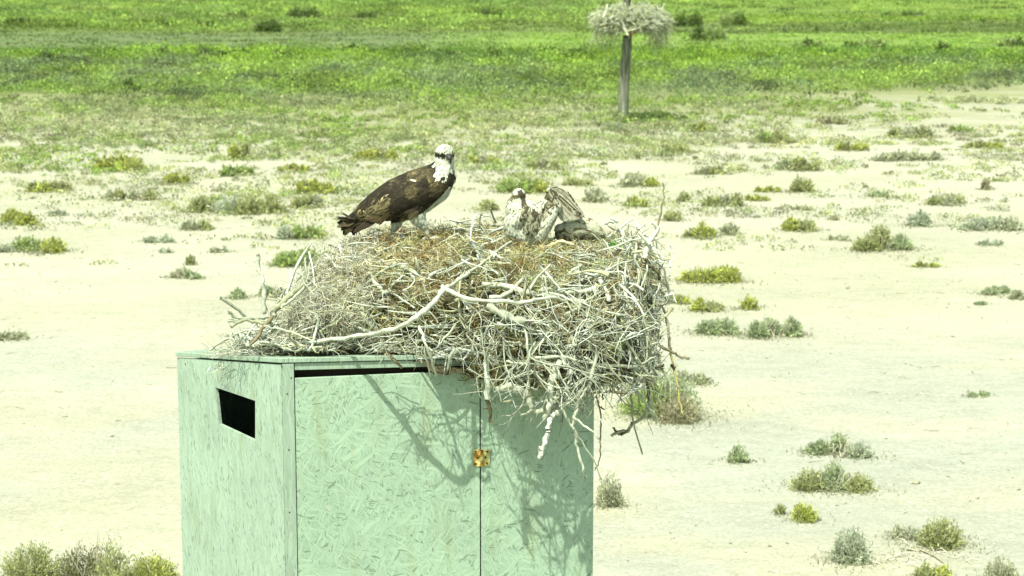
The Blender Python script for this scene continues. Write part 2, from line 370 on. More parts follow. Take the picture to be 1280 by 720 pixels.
# ------------------------------------------------------------------ green cover of the far flat (uncountable)
def cover(name, label, D0, D1, dens, nleaf, rad, hgt, L, colfn, maskfn, spread=.46):
    area = spread * (D1 ** 2 - D0 ** 2)
    n = int(area * dens)
    D = np.sqrt(rng.uniform(D0 ** 2, D1 ** 2, n)); x = rng.uniform(-spread, spread, n) * D
    keep = rng.uniform(size=n) < maskfn(x, D); x, D = x[keep], D[keep]; n = len(x)
    r = rad * np.exp(rng.normal(0, .35, n)); h = hgt * np.exp(rng.normal(0, .35, n)) * (.6 + .8 * fbm(x * .15, D * .1, 2, 91))
    base = colfn(x, D) * np.exp(rng.normal(-.02, .24, (n, 1))) * np.exp(rng.normal(0, .035, (n, 3)))
    idx = np.repeat(np.arange(n), nleaf); N = len(idx)
    th = rng.uniform(0, 2 * np.pi, N); rr = np.sqrt(rng.uniform(0, 1, N)); hz = np.sqrt(1 - rr ** 2 * .9) * rng.uniform(.35, 1.1, N)
    p = np.stack([x[idx] + np.cos(th) * rr * r[idx], D[idx] + np.sin(th) * rr * r[idx], gz(x, D)[idx] + hz * h[idx]], 1)
    d = rng.normal(0, .7, (N, 3)) + np.array((0, 0, .7))
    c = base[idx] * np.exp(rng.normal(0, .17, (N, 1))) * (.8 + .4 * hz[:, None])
    l = L * (D[idx] / D0) ** .5 * rng.uniform(.6, 1.4, N)
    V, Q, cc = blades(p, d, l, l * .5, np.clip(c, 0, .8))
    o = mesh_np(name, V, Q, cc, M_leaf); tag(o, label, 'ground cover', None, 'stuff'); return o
def cmix(a, b, k): return np.array(a) * (1 - k[:, None]) + np.array(b) * k[:, None]
def col_dry(x, y):
    k = sstep(.38, .62, fbm(x * .5, y * .35, 3, 71)); g = sstep(.45, .6, fbm(x * .35, y * .2, 3, 72))
    c = cmix((.27, .325, .155), (.25, .35, .095), k); c2 = cmix((.36, .40, .22), (.28, .36, .12), k)
    return c * (1 - g[:, None]) + c2 * g[:, None]
def col_green(x, y):
    k = sstep(.35, .65, fbm(x * .3, y * .18, 3, 74)); f = sstep(76, 86, y + (fbm(x * .2, y * .1, 2, 78) - .5) * 10)
    k = sstep(.42, .58, fbm(x * .45, y * .22, 3, 74)); dk = sstep(.56, .70, fbm(x * .5, y * .2, 3, 88))
    c = cmix((.205, .275, .13), (.255, .375, .085), k) * (1 - .4 * dk[:, None])
    return c * (1 - f[:, None]) + cmix((.15, .26, .055), (.24, .38, .055), k) * (1 - .35 * dk[:, None]) * f[:, None]
def col_far(x, y):
    k = sstep(.35, .65, fbm(x * .12, y * .06, 3, 76)); dk = sstep(.58, .7, fbm(x * .2, y * .08, 3, 89)); return cmix((.20, .31, .08), (.265, .39, .085), k) * (1 - .45 * dk[:, None])
belt = lambda x, y: y - 26 * np.maximum(x / y - .05, 0) * 2
cover('dry_scrub', 'low dry olive and grey scrub where the sand meets the green flat', 32, 60, 10, 34, .17, .12, .05, col_dry,
      lambda x, y: sstep(38, 56, belt(x, y) + (fbm(x * .3, y * .35, 3, 21) - .5) * 48 + 5 * sstep(.05, -.1, x / y)) * .95)
cover('sparse_scrub', 'thin pale low growth straggling over the sand between the bushes', 26, 50, 9, 22, .16, .07, .045,
      lambda x, y: cmix((.36, .38, .25), (.34, .39, .17), sstep(.35, .6, fbm(x * .6, y * .5, 3, 81))),
      lambda x, y: sstep(.50, .66, fbm(x * .35, y * .55, 4, 82) + .16 * sstep(32, 48, y) + .05 * sstep(.02, -.06, x / y)) * sstep(26, 33, y))
cover('marsh_scrub', 'dense bright green scrub covering the flat behind the sand', 54, 92, 2.6, 56, .5, .30, .085, col_green,
      lambda x, y: sstep(54, 62, belt(x, y) + (fbm(x * .2, y * .2, 3, 22) - .5) * 14) * sstep(93, 90, y + (fbm(x * .12, y * .05, 3, 60) - .5) * 7))
cover('far_scrub', 'green scrub across the farthest flat beyond the open grass', 114, 300, .45, 44, 1.1, .32, .16, col_far,
      lambda x, y: sstep(115, 120, y + (fbm(x * .12, y * .05, 3, 60) - .5) * 7) * (.25 + .75 * sstep(.05, -.02, x / y)) * (.3 + .7 * sstep(.4, .55, fbm(x * .03, y * .05, 3, 23))))

cover('marsh_grass', 'short grass on the open strips between the bands of scrub', 88, 150, .9, 16, .8, .07, .12,
      lambda x, y: ground_colour(x, y) * 1.6, lambda x, y: .9 * sstep(89, 92, y))
# ------------------------------------------------------------------ gravel and shell scattered on the near sand
n = 15000
D = np.sqrt(rng.uniform(10 ** 2, 34 ** 2, n)); x = rng.uniform(-.36, .36, n) * D
keep = rng.uniform(size=n) < .25 + .75 * sstep(.4, .6, fbm(x * .5, D * .6, 3, 44)); x, D = x[keep], D[keep]; n = len(x)
r = .0048 * np.exp(rng.normal(0, .5, n)); r = np.clip(r, .003, .035)
oct_ = np.array([(1, 0, 0), (0, 1, 0), (-1, 0, 0), (0, -1, 0), (0, 0, .6), (0, 0, -.4)], float)
sc = rng.uniform(.6, 1.5, (n, 1, 3)); th = rng.uniform(0, 6.28, n); R = np.stack([np.stack([np.cos(th), -np.sin(th), 0 * th], 1), np.stack([np.sin(th), np.cos(th), 0 * th], 1), np.stack([0 * th, 0 * th, 1 + 0 * th], 1)], 1)
V = np.einsum('nij,nkj->nki', R, oct_[None] * sc) * r[:, None, None] + np.stack([x, D, gz(x, D) + r * .2], 1)[:, None]
tr = np.array([(0, 1, 4), (1, 2, 4), (2, 3, 4), (3, 0, 4), (1, 0, 5), (2, 1, 5), (3, 2, 5), (0, 3, 5)])
Q = (tr[None] + 6 * np.arange(n)[:, None, None]).reshape(-1, 3)
light = rng.uniform(size=(n, 1)) < .62
cc = np.where(light, np.array((.48, .50, .40)), np.array((.19, .19, .125))) * np.exp(rng.normal(0, .15, (n, 1)))
o = mesh_np('gravel', V.reshape(-1, 3), Q, np.repeat(np.clip(cc, 0, .8), 6, 0), M_stone)
tag(o, 'pale shell grit and small stones scattered over the sand', 'gravel', None, 'stuff')

# ------------------------------------------------------------------ every shrub one can tell apart on the sand (photo x, base y, width, height)
SH = [
 (890,353,92,27,'yellow','bright yellow-green shrub just right of the nest edge',1.3,'olive'),
 (966,423,84,34,'sage','large dense grey-green dome shrub, wider of the touching pair',1.6,None),
 (896,419,54,24,'sage','small dense grey-green dome left of the larger matching dome',1.6,None),
 (884,389,44,20,'yellow','olive-yellow tuft directly above the small grey-green dome',1.2,'olive'),
 (937,387,26,19,'yellow','little bright yellow tuft above the large grey-green dome',1.2,None),
 (845,379,40,14,'yellow','flat pale yellow-green growth touching the right side of the nest',.9,'pale'),
 (1105,316,96,30,'olive','widest dark olive shrub with yellow ends, right half of the sand',1.5,'sage'),
 (1048,301,30,9,'pale','thin grey growth left of the widest dark olive shrub',.8,None),
 (1157,335,32,9,'yellow','tiny flat yellow tuft right below the widest dark olive shrub',1,None),
 (1242,368,42,12,'sage','flat dark grey-green cushion near the right edge',1.6,None),
 (1272,374,24,13,'pale','pale cushion touching the flat dark one at the right edge',1.2,None),
 (1225,380,20,6,'sage','smallest grey-green scrap under the flat dark cushion at right',1,None),
 (998,289,42,22,'olive','rounded olive shrub left of the thin grey growth',1.3,'yellow'),
 (1043,276,12,7,'brown','tiny dark grey tuft alone above the widest olive shrub',1,None),
 (1150,283,38,18,'blue','pale bluish bush standing alone above the tiny yellow tuft',1,None),
 (1240,288,92,24,'blue','wide sparse bluish brush at the right edge',.7,'pale'),
 (1240,310,34,10,'blue','thin bluish wisp below the wide bluish brush',.6,None),
 (1002,240,34,19,'olive','dark rounded olive shrub at the end of a short yellow strip',1.3,None),
 (960,240,38,9,'yellow','short flat yellow strip beside a dark rounded olive shrub',1.2,None),
 (1098,247,28,12,'sage','small dark grey tuft alone between two olive rows',1.2,None),
 (1180,256,66,17,'olive','mixed olive and grey shrub row right of the small dark tuft',1.1,'pale'),
 (1232,237,15,15,'brown','thin upright brown twiggy tuft near the right edge',1,None),
 (855,251,17,14,'olive','small dark olive tuft left of the olive-grey shrub row',1.3,None),
 (905,259,54,21,'olive','olive-grey shrub mound between a dark tuft and a yellow strip',1.2,'pale'),
 (945,251,40,10,'yellow','flat yellowish shrub joined to the olive-grey mound',1,None),
 (795,259,38,16,'yellow','yellowish shrub just above the upright twig of the nest',1.1,'olive'),
 (876,297,52,22,'yellow','yellow-green mound above the bright yellow-green shrub',1.2,'olive'),
 (912,293,26,16,'pale','grey-olive mound joined to the right of a yellow-green mound',1.2,None),
 (840,277,28,13,'olive','dark olive shrub next to the tip of the upright twig',1.3,None),
 (1005,263,22,6,'pale','faint flat grey wisp below the dark rounded olive shrub',.7,None),
 (995,213,58,20,'olive','olive-grey shrub with flat top below the tall shrub behind it',1.3,'sage'),
 (1062,188,54,13,'yellow','flat yellow-green shrub at the left end of a long row',1.2,'olive'),
 (1130,201,118,15,'pale','longest low pale green row of growth on the right',1.1,'green'),
 (1230,185,60,12,'olive','flat olive growth toward the right edge above the longest row',1.1,'yellow'),
 (885,218,52,14,'olive','flat olive mound left of the flat-topped olive-grey shrub',1.1,'pale'),
 (965,179,52,24,'olive','tall rounded olive shrub behind the flat-topped olive-grey one',1.2,'green'),
 (800,233,58,19,'yellow','yellow-green mound up and left of the small dark olive tuft',1.1,'pale'),
 (878,167,46,13,'yellow','yellow-green shrub right of the shade of the nesting post',1.1,'green'),
 (1140,173,74,17,'pale','grey-green mounded row behind the longest pale row',1.1,'olive'),
 (1200,165,40,12,'green','green tuft at the right of the grey-green mounded row',1,None),
 (845,191,40,13,'olive','olive mound below the yellow-green shrub near the nesting post',1.1,None),
 (768,163,44,10,'blue','pale dead growth round the foot of the nesting post',.8,'pale'),
 (1040,155,54,12,'olive','low olive growth at the far edge of the sand on the right',1,'brown'),
 (1048,570,88,30,'sage','grey-green bush with ragged right end, upper one of two long bushes',1.2,'blue'),
 (1038,615,118,36,'sage','longest dark grey-green bush at lower right, above the yellow tuft',1.5,'olive'),
 (923,576,30,21,'sage','small lone grey-green bush left of the two long ones',1,None),
 (976,644,14,17,'yellow','thin upright yellow sprig beside a round yellow tuft',.7,'olive'),
 (1006,652,36,24,'yellow','small round bright yellow tuft below the longest grey-green bush',1,None),
 (1063,706,56,46,'pale','pale grey wispy bush at lower right, left of the litter patch',.9,'blue'),
 (1130,676,54,22,'pale','pale wispy growth joining two bushes behind the litter patch',.6,'blue'),
 (1175,686,66,36,'sage','grey-green bush with olive end over pale litter at lower right',1.1,'olive'),
 (1165,732,62,28,'yellow','olive-yellow bush cut by the bottom edge at lower right',1,'olive'),
 (1250,734,48,40,'olive','thin olive sprigs in the lower right corner',.5,'pale'),
 (1222,496,34,7,'sage','tiny flat grey-green tuft alone on the gravelly sand',1,None),
 (822,520,104,84,'sage','big grassy grey-green bush behind the hanging twigs',.9,'green'),
 (865,482,46,20,'pale','pale sage tuft at the right foot of the big grassy bush',.9,'sage'),
 (848,528,70,34,'pale','pale straw-grey brush at the foot of the big grassy bush',.6,'brown'),
 (762,632,40,46,'pale','faint grey dead brush touching the right edge of the green shed',.45,'brown'),
 (22,280,56,28,'yellow','yellow-green bush cut by the left edge, higher of two',1.3,'olive'),
 (48,315,80,22,'yellow','yellow-green double bush near the left edge, lower of two',1.3,'green'),
 (8,314,28,12,'blue','bluish growth at the left end of the yellow-green double bush',.8,None),
 (14,426,52,15,'pale','faint grey-green tuft cut by the left edge',.7,'sage'),
 (232,349,56,15,'pale','flat pale grey-green shrub left of the upright bleached twig',1.1,'sage'),
 (238,331,16,13,'olive','tiny olive tuft above the flat pale grey-green shrub',1,None),
 (275,317,26,9,'pale','tiny pale tuft with a yellow end, right of the tiny olive tuft',.8,'yellow'),
 (197,303,40,12,'blue','pale bluish wisp in the open sand at left',.7,None),
 (207,316,18,8,'blue','smaller pale bluish wisp under the larger one',.8,None),
 (245,289,56,15,'pale','low sparse grey-olive tuft above the tiny pale tufts',.7,'olive'),
 (382,334,92,28,'green','dark-topped green bush just above the left slope of the nest',1.3,'olive'),
 (374,299,62,28,'green','pale green bush under the tail of the adult bird',1,'blue'),
 (300,268,150,30,'olive','longest mixed olive and grey thicket left of the adult bird',1.3,'blue'),
 (385,262,56,22,'pale','grey-green mound at the right end of the longest thicket',1,'olive'),
 (162,251,92,17,'olive','low wide olive shrub row in the left middle',1,'pale'),
 (60,239,74,18,'olive','olive shrub row above the left edge bushes',1.1,'yellow'),
 (220,232,38,17,'yellow','compact yellow-olive mound between two olive rows at left',1.3,None),
 (150,214,76,23,'yellow','broad yellow-green mound standing higher at left',1.1,'green'),
 (296,222,52,17,'green','pale green mound with a darker left end',1.1,'sage'),
 (300,201,34,30,'olive','tallest upright olive shrub in the scrub at left',.9,'yellow'),
 (366,216,40,13,'yellow','small yellow-olive mound up and left of the adult bird',1.1,None),
 (394,243,62,22,'yellow','yellow-green mound left of the adult bird',1.1,'green'),
 (297,375,22,13,'sage','small round grey-green tuft beside the base of the bleached twig',1.2,None),
 (340,373,42,17,'sage','grey-green tuft pair behind the forked twig at left',1,'pale'),
 (72,269,22,10,'blue','tiny bluish tuft below the olive row at left',.9,None),
 (655,242,74,24,'yellow','yellow-green bush directly behind the white-headed chick',1.2,'green'),
 (610,263,26,14,'olive','small olive tuft between the adult bird and the chick',1.2,'yellow'),
 (745,252,36,17,'pale','grey-olive tuft behind the resting chick',.9,'olive'),
 (720,232,44,13,'olive','olive mound above the raised wing of the chick',1,'yellow'),
 (680,212,60,16,'pale','grey-green mound straight below the nesting post',1,'olive'),
 (470,200,66,17,'olive','olive mound behind the back of the adult bird',1,'yellow'),
 (600,205,50,14,'yellow','yellowish mound right of the adult bird\'s head',1,'pale'),
 (126,744,104,86,'dusk','dark spiky olive bush at the lower left foot of the picture',1.7,'olive'),
 (40,738,90,52,'olive','yellow-green grassy bush in the lower left corner',.9,'yellow'),
 (192,738,70,42,'yellow','yellow-olive grass between the dark spiky bush and green shed',.8,'olive'),
]
for row in SH:
    x_, y_, w_, h_, k_, lab, dn, k2 = row
    if 'lower left' in lab or 'green shed' in lab and y_ > 700:
        k_ = {'brown': 'olive'}.get(k_, k_)
    shrub(x_, y_, w_, h_, k_, lab, dens=dn, kind2=k2)
# dark shrubs standing out of the green cover
GR = [
 (380,24,40,13,'dark dense shrub in the far green, rightmost of three in a row'),
 (335,40,42,12,'dark round shrub nearest the open grey-green strip'),
 (297,23,32,7,'dark low shrub, leftmost of the far row of three'),
 (256,36,32,8,'dark flat shrub left of the dark round shrub'),
 (208,33,26,6,'small dark shrub in the far green at left'),
 (130,74,40,12,'dark shrub on the near bank of the grey-green strip at left'),
 (200,74,28,11,'dark peaked shrub on the near bank of the grey-green strip'),
 (265,78,44,16,'large dark shrub on the near bank, below the flat dark one'),
 (300,74,34,12,'dark green shrub touching the large bank shrub'),
 (490,111,26,11,'lone dark shrub in the middle of the bright green scrub'),
 (165,112,30,10,'olive shrub in the bright green scrub at left'),
 (520,5,16,7,'tiny far shrub at the top edge of the picture'),
 (862,34,44,20,'dark rounded shrub right of the far nest, nearer of the dark clump'),
 (915,32,46,24,'tall grey-green shrub right of the dark rounded shrub'),
 (885,52,60,20,'broad dark green shrub below the tall grey-green one'),
 (985,14,26,8,'small shrub on the far grass at upper right'),
 (1085,64,70,15,'green shrub standing against the bright grass at right'),
 (1010,64,60,15,'dark shrub left of the one against the bright grass'),
 (1180,66,26,14,'tall narrow shrub at the right end of the bank shrubs'),
 (1262,58,44,12,'dark flat shrub beyond the bright grass at the right edge'),
 (1272,74,34,10,'dark shrub below the flat one at the right edge'),
 (1228,28,10,6,'tiny dark tuft on the bright far grass at right'),
 (978,42,14,8,'tiny pointed tuft on the dull grass at upper right'),
 (1018,42,14,9,'second tiny pointed tuft on the dull grass, further right'),
 (560,74,50,11,'low dark shrub left of the bright patch of grass'),
 (440,70,60,12,'long green bank shrub above the lone dark shrub'),
 (60,82,60,13,'dark bank shrub nearest the left edge of the picture'),
 (350,76,44,10,'low bank shrub just right of a dark green pair'),
 (620,76,46,12,'bank shrub right of the bright patch of grass'),
 (700,74,50,12,'bank shrub left of the foot of the far nest twigs'),
 (30,30,50,8,'far dark row of shrub at the upper left corner'),
 (460,24,36,6,'small flat far shrub right of the row of three'),
 (610,22,40,8,'far shrub above the bright patch of grass'),
 (1130,20,60,7,'flat far shrub row on the right of the upper grass'),
 (820,60,44,14,'bushy bank shrub just right of the post'),
 (940,72,50,12,'bank shrub in front of the broad dark green one'),
]
for x_, y_, w_, h_, lab in GR:
    shrub(x_, y_, w_, h_ * ((1.7 if x_ < 700 else 1.2) if y_ < 45 else 1.35), 'dark', lab, name='marsh_shrub', dens=2.4 if x_ < 700 else 1.6, kind2=None if x_ < 700 else 'green', group='shrubs in the green cover')
# litter of dead twigs at lower right
tw = []
for k in range(60):
    px, py = random.gauss(1150, 38), random.gauss(697, 9); c0 = P(px, py, dist(py)); c0.z = gz1(c0.x, c0.y) + .008
    a_ = random.uniform(0, 6.28); l = random.uniform(.04, .16); d = np.array((math.cos(a_), math.sin(a_), random.uniform(0, .25))) * l
    c0 = np.array(c0); tw.append((np.array([c0, c0 + d * .5 + rng.normal(0, .01, 3), c0 + d]), np.array([.003, .003, .0015]), np.array((.55, .55, .45)) * random.uniform(.7, 1.1)))
o = tubes_obj('twig_litter', tw, M_stick, sides=4); tag(o, 'patch of bleached dead twigs on the sand at lower right', 'twig litter', None, 'stuff')
tw = []
for k in range(420):
    Dk = math.sqrt(random.uniform(144, 1150)); xk = random.uniform(-.33, .33) * Dk; c0 = np.array((xk, Dk, gz1(xk, Dk) + .004))
    a_ = random.uniform(0, 6.28); l = random.uniform(.03, .16); d = np.array((math.cos(a_), math.sin(a_), random.uniform(0, .12))) * l
    tw.append((np.array([c0, c0 + d * .5 + rng.normal(0, .008, 3), c0 + d]), np.array([.003, .003, .0015]), np.array((.30, .29, .20)) * random.uniform(.5, 1.4)))
o = tubes_obj('dead_twigs', tw, M_stick, sides=4); tag(o, 'tiny dead twigs and stalks strewn thinly over the sand', 'twigs', None, 'stuff')
tw = [P(1133, 690, dist(690)), P(1150, 690, dist(690)), P(1166, 697, dist(697)), P(1180, 708, dist(708))]
pts = [np.array((q.x, q.y, gz1(q.x, q.y) + .012)) for q in tw]
o = tubes_obj('fallen_stick', [(np.array(pts), np.array([.007, .008, .006, .003]), np.array((.3, .29, .2)))], M_stick); tag(o, 'curved brown stick lying on the pale litter at lower right', 'stick')
# ------------------------------------------------------------------ green wooden shed
A = P(352, 449, 8.30); Bc = P(743, 442, 8.46); Bc.z = A.z + .0
Cc = P(221, 441, 9.05); Dd = Vector((Bc.x - .02, 9.75, 0)); Ee = Vector((Cc.x + .45, 9.85, 0))
def plane_z(x, y):
    n_ = (Bc - A).cross(Cc - A); return A.z - (n_.x * (x - A.x) + n_.y * (y - A.y)) / n_.z
Dd.z = plane_z(Dd.x, Dd.y); Ee.z = plane_z(Ee.x, Ee.y)
shed = empty('wooden_shed', (A.x, A.y, 0), 'weathered mint-green strand-board shed carrying the big nest', 'shed')
SH0 = Vector((A.x, A.y, 0))
def board(name, p0, p1, outline, th, mat, parent=shed, out=0.0, hole=None, bevel=.0015, base=None):
    """flat board in the vertical plane through p0-p1; outline in (u along, z up); thickness th inwards; out = offset outwards"""
    p0 = Vector((p0.x, p0.y, 0)); p1 = Vector((p1.x, p1.y, 0)); U = (p1 - p0).normalized(); N_ = Vector((U.y, -U.x, 0))
    bm = bmesh.new(); uvl = bm.loops.layers.uv.new('UVMap')
    def mk(poly):
        f = [bm.verts.new(p0 + U * u + Vector((0, 0, z)) + N_ * out) for u, z in poly]
        b_ = [bm.verts.new(p0 + U * u + Vector((0, 0, z)) + N_ * (out - th)) for u, z in poly]
        return f, b_
    f, b_ = mk(outline); fl = []
    if hole:
        hf, hb = mk(hole); n_ = len(outline)
        for k in range(4):
            k2 = (k + 1) % 4
            fl += [bm.faces.new((f[k], f[k2], hf[k2], hf[k])), bm.faces.new((b_[k2], b_[k], hb[k], hb[k2])), bm.faces.new((hf[k2], hb[k2], hb[k], hf[k]))]
            fl += [bm.faces.new((f[k2], f[k], b_[k], b_[k2]))]
    else:
        fl = [bm.faces.new(f), bm.faces.new(b_[::-1])]
        for k in range(len(f)):
            k2 = (k + 1) % len(f); fl.append(bm.faces.new((f[k2], f[k], b_[k], b_[k2])))
    bmesh.ops.recalc_face_normals(bm, faces=bm.faces)
    if bevel:
        bmesh.ops.bevel(bm, geom=[e_ for e_ in bm.edges if e_.calc_face_angle(0) > .5], offset=bevel, segments=1, affect='EDGES')
    off = Vector((base or (0, 0)))
    for fa in bm.faces:
        for lp in fa.loops:
            q = lp.vert.co - p0; lp[uvl].uv = (q.dot(U) + base[0] if base else q.dot(U), q.z + (base[1] if base else 0) + q.dot(N_))
    for v in bm.verts: v.co -= SH0
    me = bpy.data.meshes.new(name); bm.to_mesh(me); bm.free(); me.materials.append(mat)
    o = bpy.data.objects.new(name, me); C.objects.link(o); o.parent = parent
    return o
UF = (Bc - A); WF = math.hypot(UF.x, UF.y)
def uf(px, zpy):  # photo pixel -> (u, z) on the front plane
    Uv = Vector((UF.x, UF.y, 0)).normalized(); N_ = Vector((Uv.y, -Uv.x, 0))
    o_ = Vector((0, 0, H)); d = P(px, zpy, 1.0) - o_; t = (A - o_).dot(N_) / d.dot(N_); q = o_ + d * t
    return ((q - A).dot(Uv), q.z)
US = (A - Cc)
def us(px, py):
    Uv = Vector((US.x, US.y, 0)).normalized(); N_ = Vector((Uv.y, -Uv.x, 0))
    o_ = Vector((0, 0, H)); d = P(px, py, 1.0) - o_; t = (Cc - o_).dot(N_) / d.dot(N_); q = o_ + d * t
    return ((q - Cc).dot(Uv), q.z)
u0 = uf(369, 500)[0]; u1 = uf(600.5, 500)[0]; zt = A.z - .020
zl0 = uf(369, 463)[1]; zl1 = uf(600, 457)[1]; zd0 = uf(369, 473)[1]; zd1 = uf(600, 463)[1]
TH = .015
board('lintel', A, Bc, [(u0 - .0, zl0), (u1 - .004, zl1), (u1 - .004, zt), (u0, zt)], TH, M_trim, out=-.004)
board('corner_strip', A, Bc, [(.001, .02), (u0 - .003, .02), (u0 - .003, zt), (.001, zt)], TH + .004, M_trim, out=.003)
board('door', A, Bc, [(u0, .05), (u1 - .003, .05), (u1 - .003, zd1), (u0, zd0)], TH, M_front, out=0, base=(3.3, .7))
board('front_panel', A, Bc, [(u1 + .002, .03), (WF, .03), (WF, zt - .004), (u1 + .002, zt - .004)], TH, M_front, out=-.001, base=(7.1, 2.2))
WS = math.hypot(US.x, US.y)
hole = [us(274, 530), us(319, 551), us(319, 501), us(269, 484)]
board('side_panel', Cc, A, [(0, .03), (WS - .004, .03), (WS - .004, zt - .004), (0, plane_z(Cc.x, Cc.y) - .024)], TH, M_side, hole=hole, bevel=0, base=(1.7, 4.4))
board('back_panel', Bc, Dd, [(.02, .03), ((Dd - Bc).to_2d().length, .03), ((Dd - Bc).to_2d().length, Dd.z - .03), (.02, Bc.z - .034)], TH, M_side, bevel=0)
board('back_panel', Dd, Ee, [(.02, .03), ((Ee - Dd).to_2d().length, .03), ((Ee - Dd).to_2d().length, Ee.z - .03), (.02, Dd.z - .03)], TH, M_side, bevel=0)
board('back_panel', Ee, Cc, [(.02, .03), ((Ee - Cc).to_2d().length, .03), ((Ee - Cc).to_2d().length, Cc.z - .033), (.02, Ee.z - .03)], TH, M_side, bevel=0)
# added dark sheet, standing in for the shade behind the gap over the door
board('shade_sheet', A, Bc, [(.03, .05), (WF - .03, .05), (WF - .03, zt - .01), (.03, zt - .01)], .02, M_dark, out=-.10, bevel=0)
# roof board, slightly larger than the walls
ctr = (A + Bc + Cc + Dd + Ee) / 5; bm = bmesh.new(); uvl = bm.loops.layers.uv.new('UVMap'); top = []; bot = []
for q in (A, Bc, Dd, Ee, Cc):
    d = (q - ctr); d.z = 0; d = d.normalized() * .007; x_, y_ = q.x + d.x, q.y + d.y; z_ = plane_z(x_, y_)
    top.append(bm.verts.new((x_, y_, z_ + .004))); bot.append(bm.verts.new((x_, y_, z_ - .016)))
bm.faces.new(top); bm.faces.new(bot[::-1])
for k in range(5):
    k2 = (k + 1) % 5; bm.faces.new((top[k2], top[k], bot[k], bot[k2]))
bmesh.ops.recalc_face_normals(bm, faces=bm.faces); bmesh.ops.bevel(bm, geom=bm.edges[:], offset=.002, segments=1, affect='EDGES')
for fa in bm.faces:
    for lp in fa.loops: q = lp.vert.co; lp[uvl].uv = (q.x + q.y * .3, q.z * 1.2 + q.y)
for v in bm.verts: v.co -= SH0
me = bpy.data.meshes.new('roof'); bm.to_mesh(me); bm.free(); me.materials.append(M_trim); o = bpy.data.objects.new('roof', me); C.objects.link(o); o.parent = shed
# hinge on the seam
def prim_box(bm, c, s, mi=0):
    r = bmesh.ops.create_cube(bm, size=1); vs = r['verts']
    for v in vs: v.co = Vector((v.co.x * s[0], v.co.y * s[1], v.co.z * s[2])) + Vector(c)
    return vs
def to_obj(name, bm, mats, parent, smooth=False):
    me = bpy.data.meshes.new(name); bm.to_mesh(me); bm.free()
    for m_ in (mats if isinstance(mats, (list, tuple)) else [mats]): me.materials.append(m_)
    if smooth:
        for p_ in me.polygons: p_.use_smooth = True
    o = bpy.data.objects.new(name, me); C.objects.link(o); o.parent = parent; return o
Uv = Vector((UF.x, UF.y, 0)).normalized(); Nv = Vector((Uv.y, -Uv.x, 0))
hc = uf(602, 572); hp = Vector((A.x, A.y, 0)) + Uv * hc[0] + Vector((0, 0, hc[1])) + Nv * .004
px = 8.4 / F
hr = math.atan2(Uv.y, Uv.x)
def hobj(name, bm, mat, par, smooth=False):
    o = to_obj(name, bm, mat, par, smooth); return o
bm = bmesh.new(); prim_box(bm, (-6 * px, 0, 0), (9.5 * px, .003, 22 * px)); bmesh.ops.bevel(bm, geom=bm.edges[:], offset=.0008, segments=1, affect='EDGES')
hinge = hobj('hinge', bm, M_rust, shed); hinge.location = hp - SH0; hinge.rotation_euler.z = hr
bm = bmesh.new(); prim_box(bm, (6 * px, 0, 0), (9.5 * px, .003, 21 * px)); bmesh.ops.bevel(bm, geom=bm.edges[:], offset=.0008, segments=1, affect='EDGES'); hobj('hinge_leaf', bm, M_rust2, hinge)
bm = bmesh.new()
for k in range(5):
    r = bmesh.ops.create_cone(bm, cap_ends=True, segments=14, radius1=.0062, radius2=.0062, depth=4.1 * px)
    for v in r['verts']: v.co += Vector((0, -.004, (k - 2) * 4.4 * px))
hobj('hinge_pin', bm, M_rust, hinge)
for sx, zz in ((-7.6, 8.5), (-5.4, 0), (-7.6, -7.5), (7, 8), (5, 0.5), (7, -7.5)):
    bm = bmesh.new(); r = bmesh.ops.create_cone(bm, cap_ends=True, segments=12, radius1=.0048, radius2=.0034, depth=.003)
    for v in r['verts']: v.co = Vector((v.co.x + sx * px, -v.co.z - .0028, v.co.y + zz * px))
    hobj('screw', bm, M_screw, hinge, False)
# rusty nail heads on the corner strip and edges
for px_, py_ in ((359, 492), (361, 562), (364, 472), (352, 458), (362, 640), (232, 455), (223, 448)):
    on_front = px_ > 351
    if on_front:
        q = uf(px_, py_); pos = Vector((A.x, A.y, 0)) + Uv * q[0] + Vector((0, 0, q[1])) + Nv * .004; rz = hr
    else:
        q = us(px_, py_); U2 = Vector((US.x, US.y, 0)).normalized(); pos = Vector((Cc.x, Cc.y, 0)) + U2 * q[0] + Vector((0, 0, q[1])) + Vector((U2.y, -U2.x, 0)) * .001; rz = math.atan2(U2.y, U2.x)
    bm = bmesh.new(); r = bmesh.ops.create_cone(bm, cap_ends=True, segments=10, radius1=.0035, radius2=.0028, depth=.0025)
    for v in r['verts']: v.co = Vector((v.co.x, -v.co.z, v.co.y))
    o = to_obj('nail', bm, M_screw, shed); o.location = pos - SH0; o.rotation_euler.z = rz
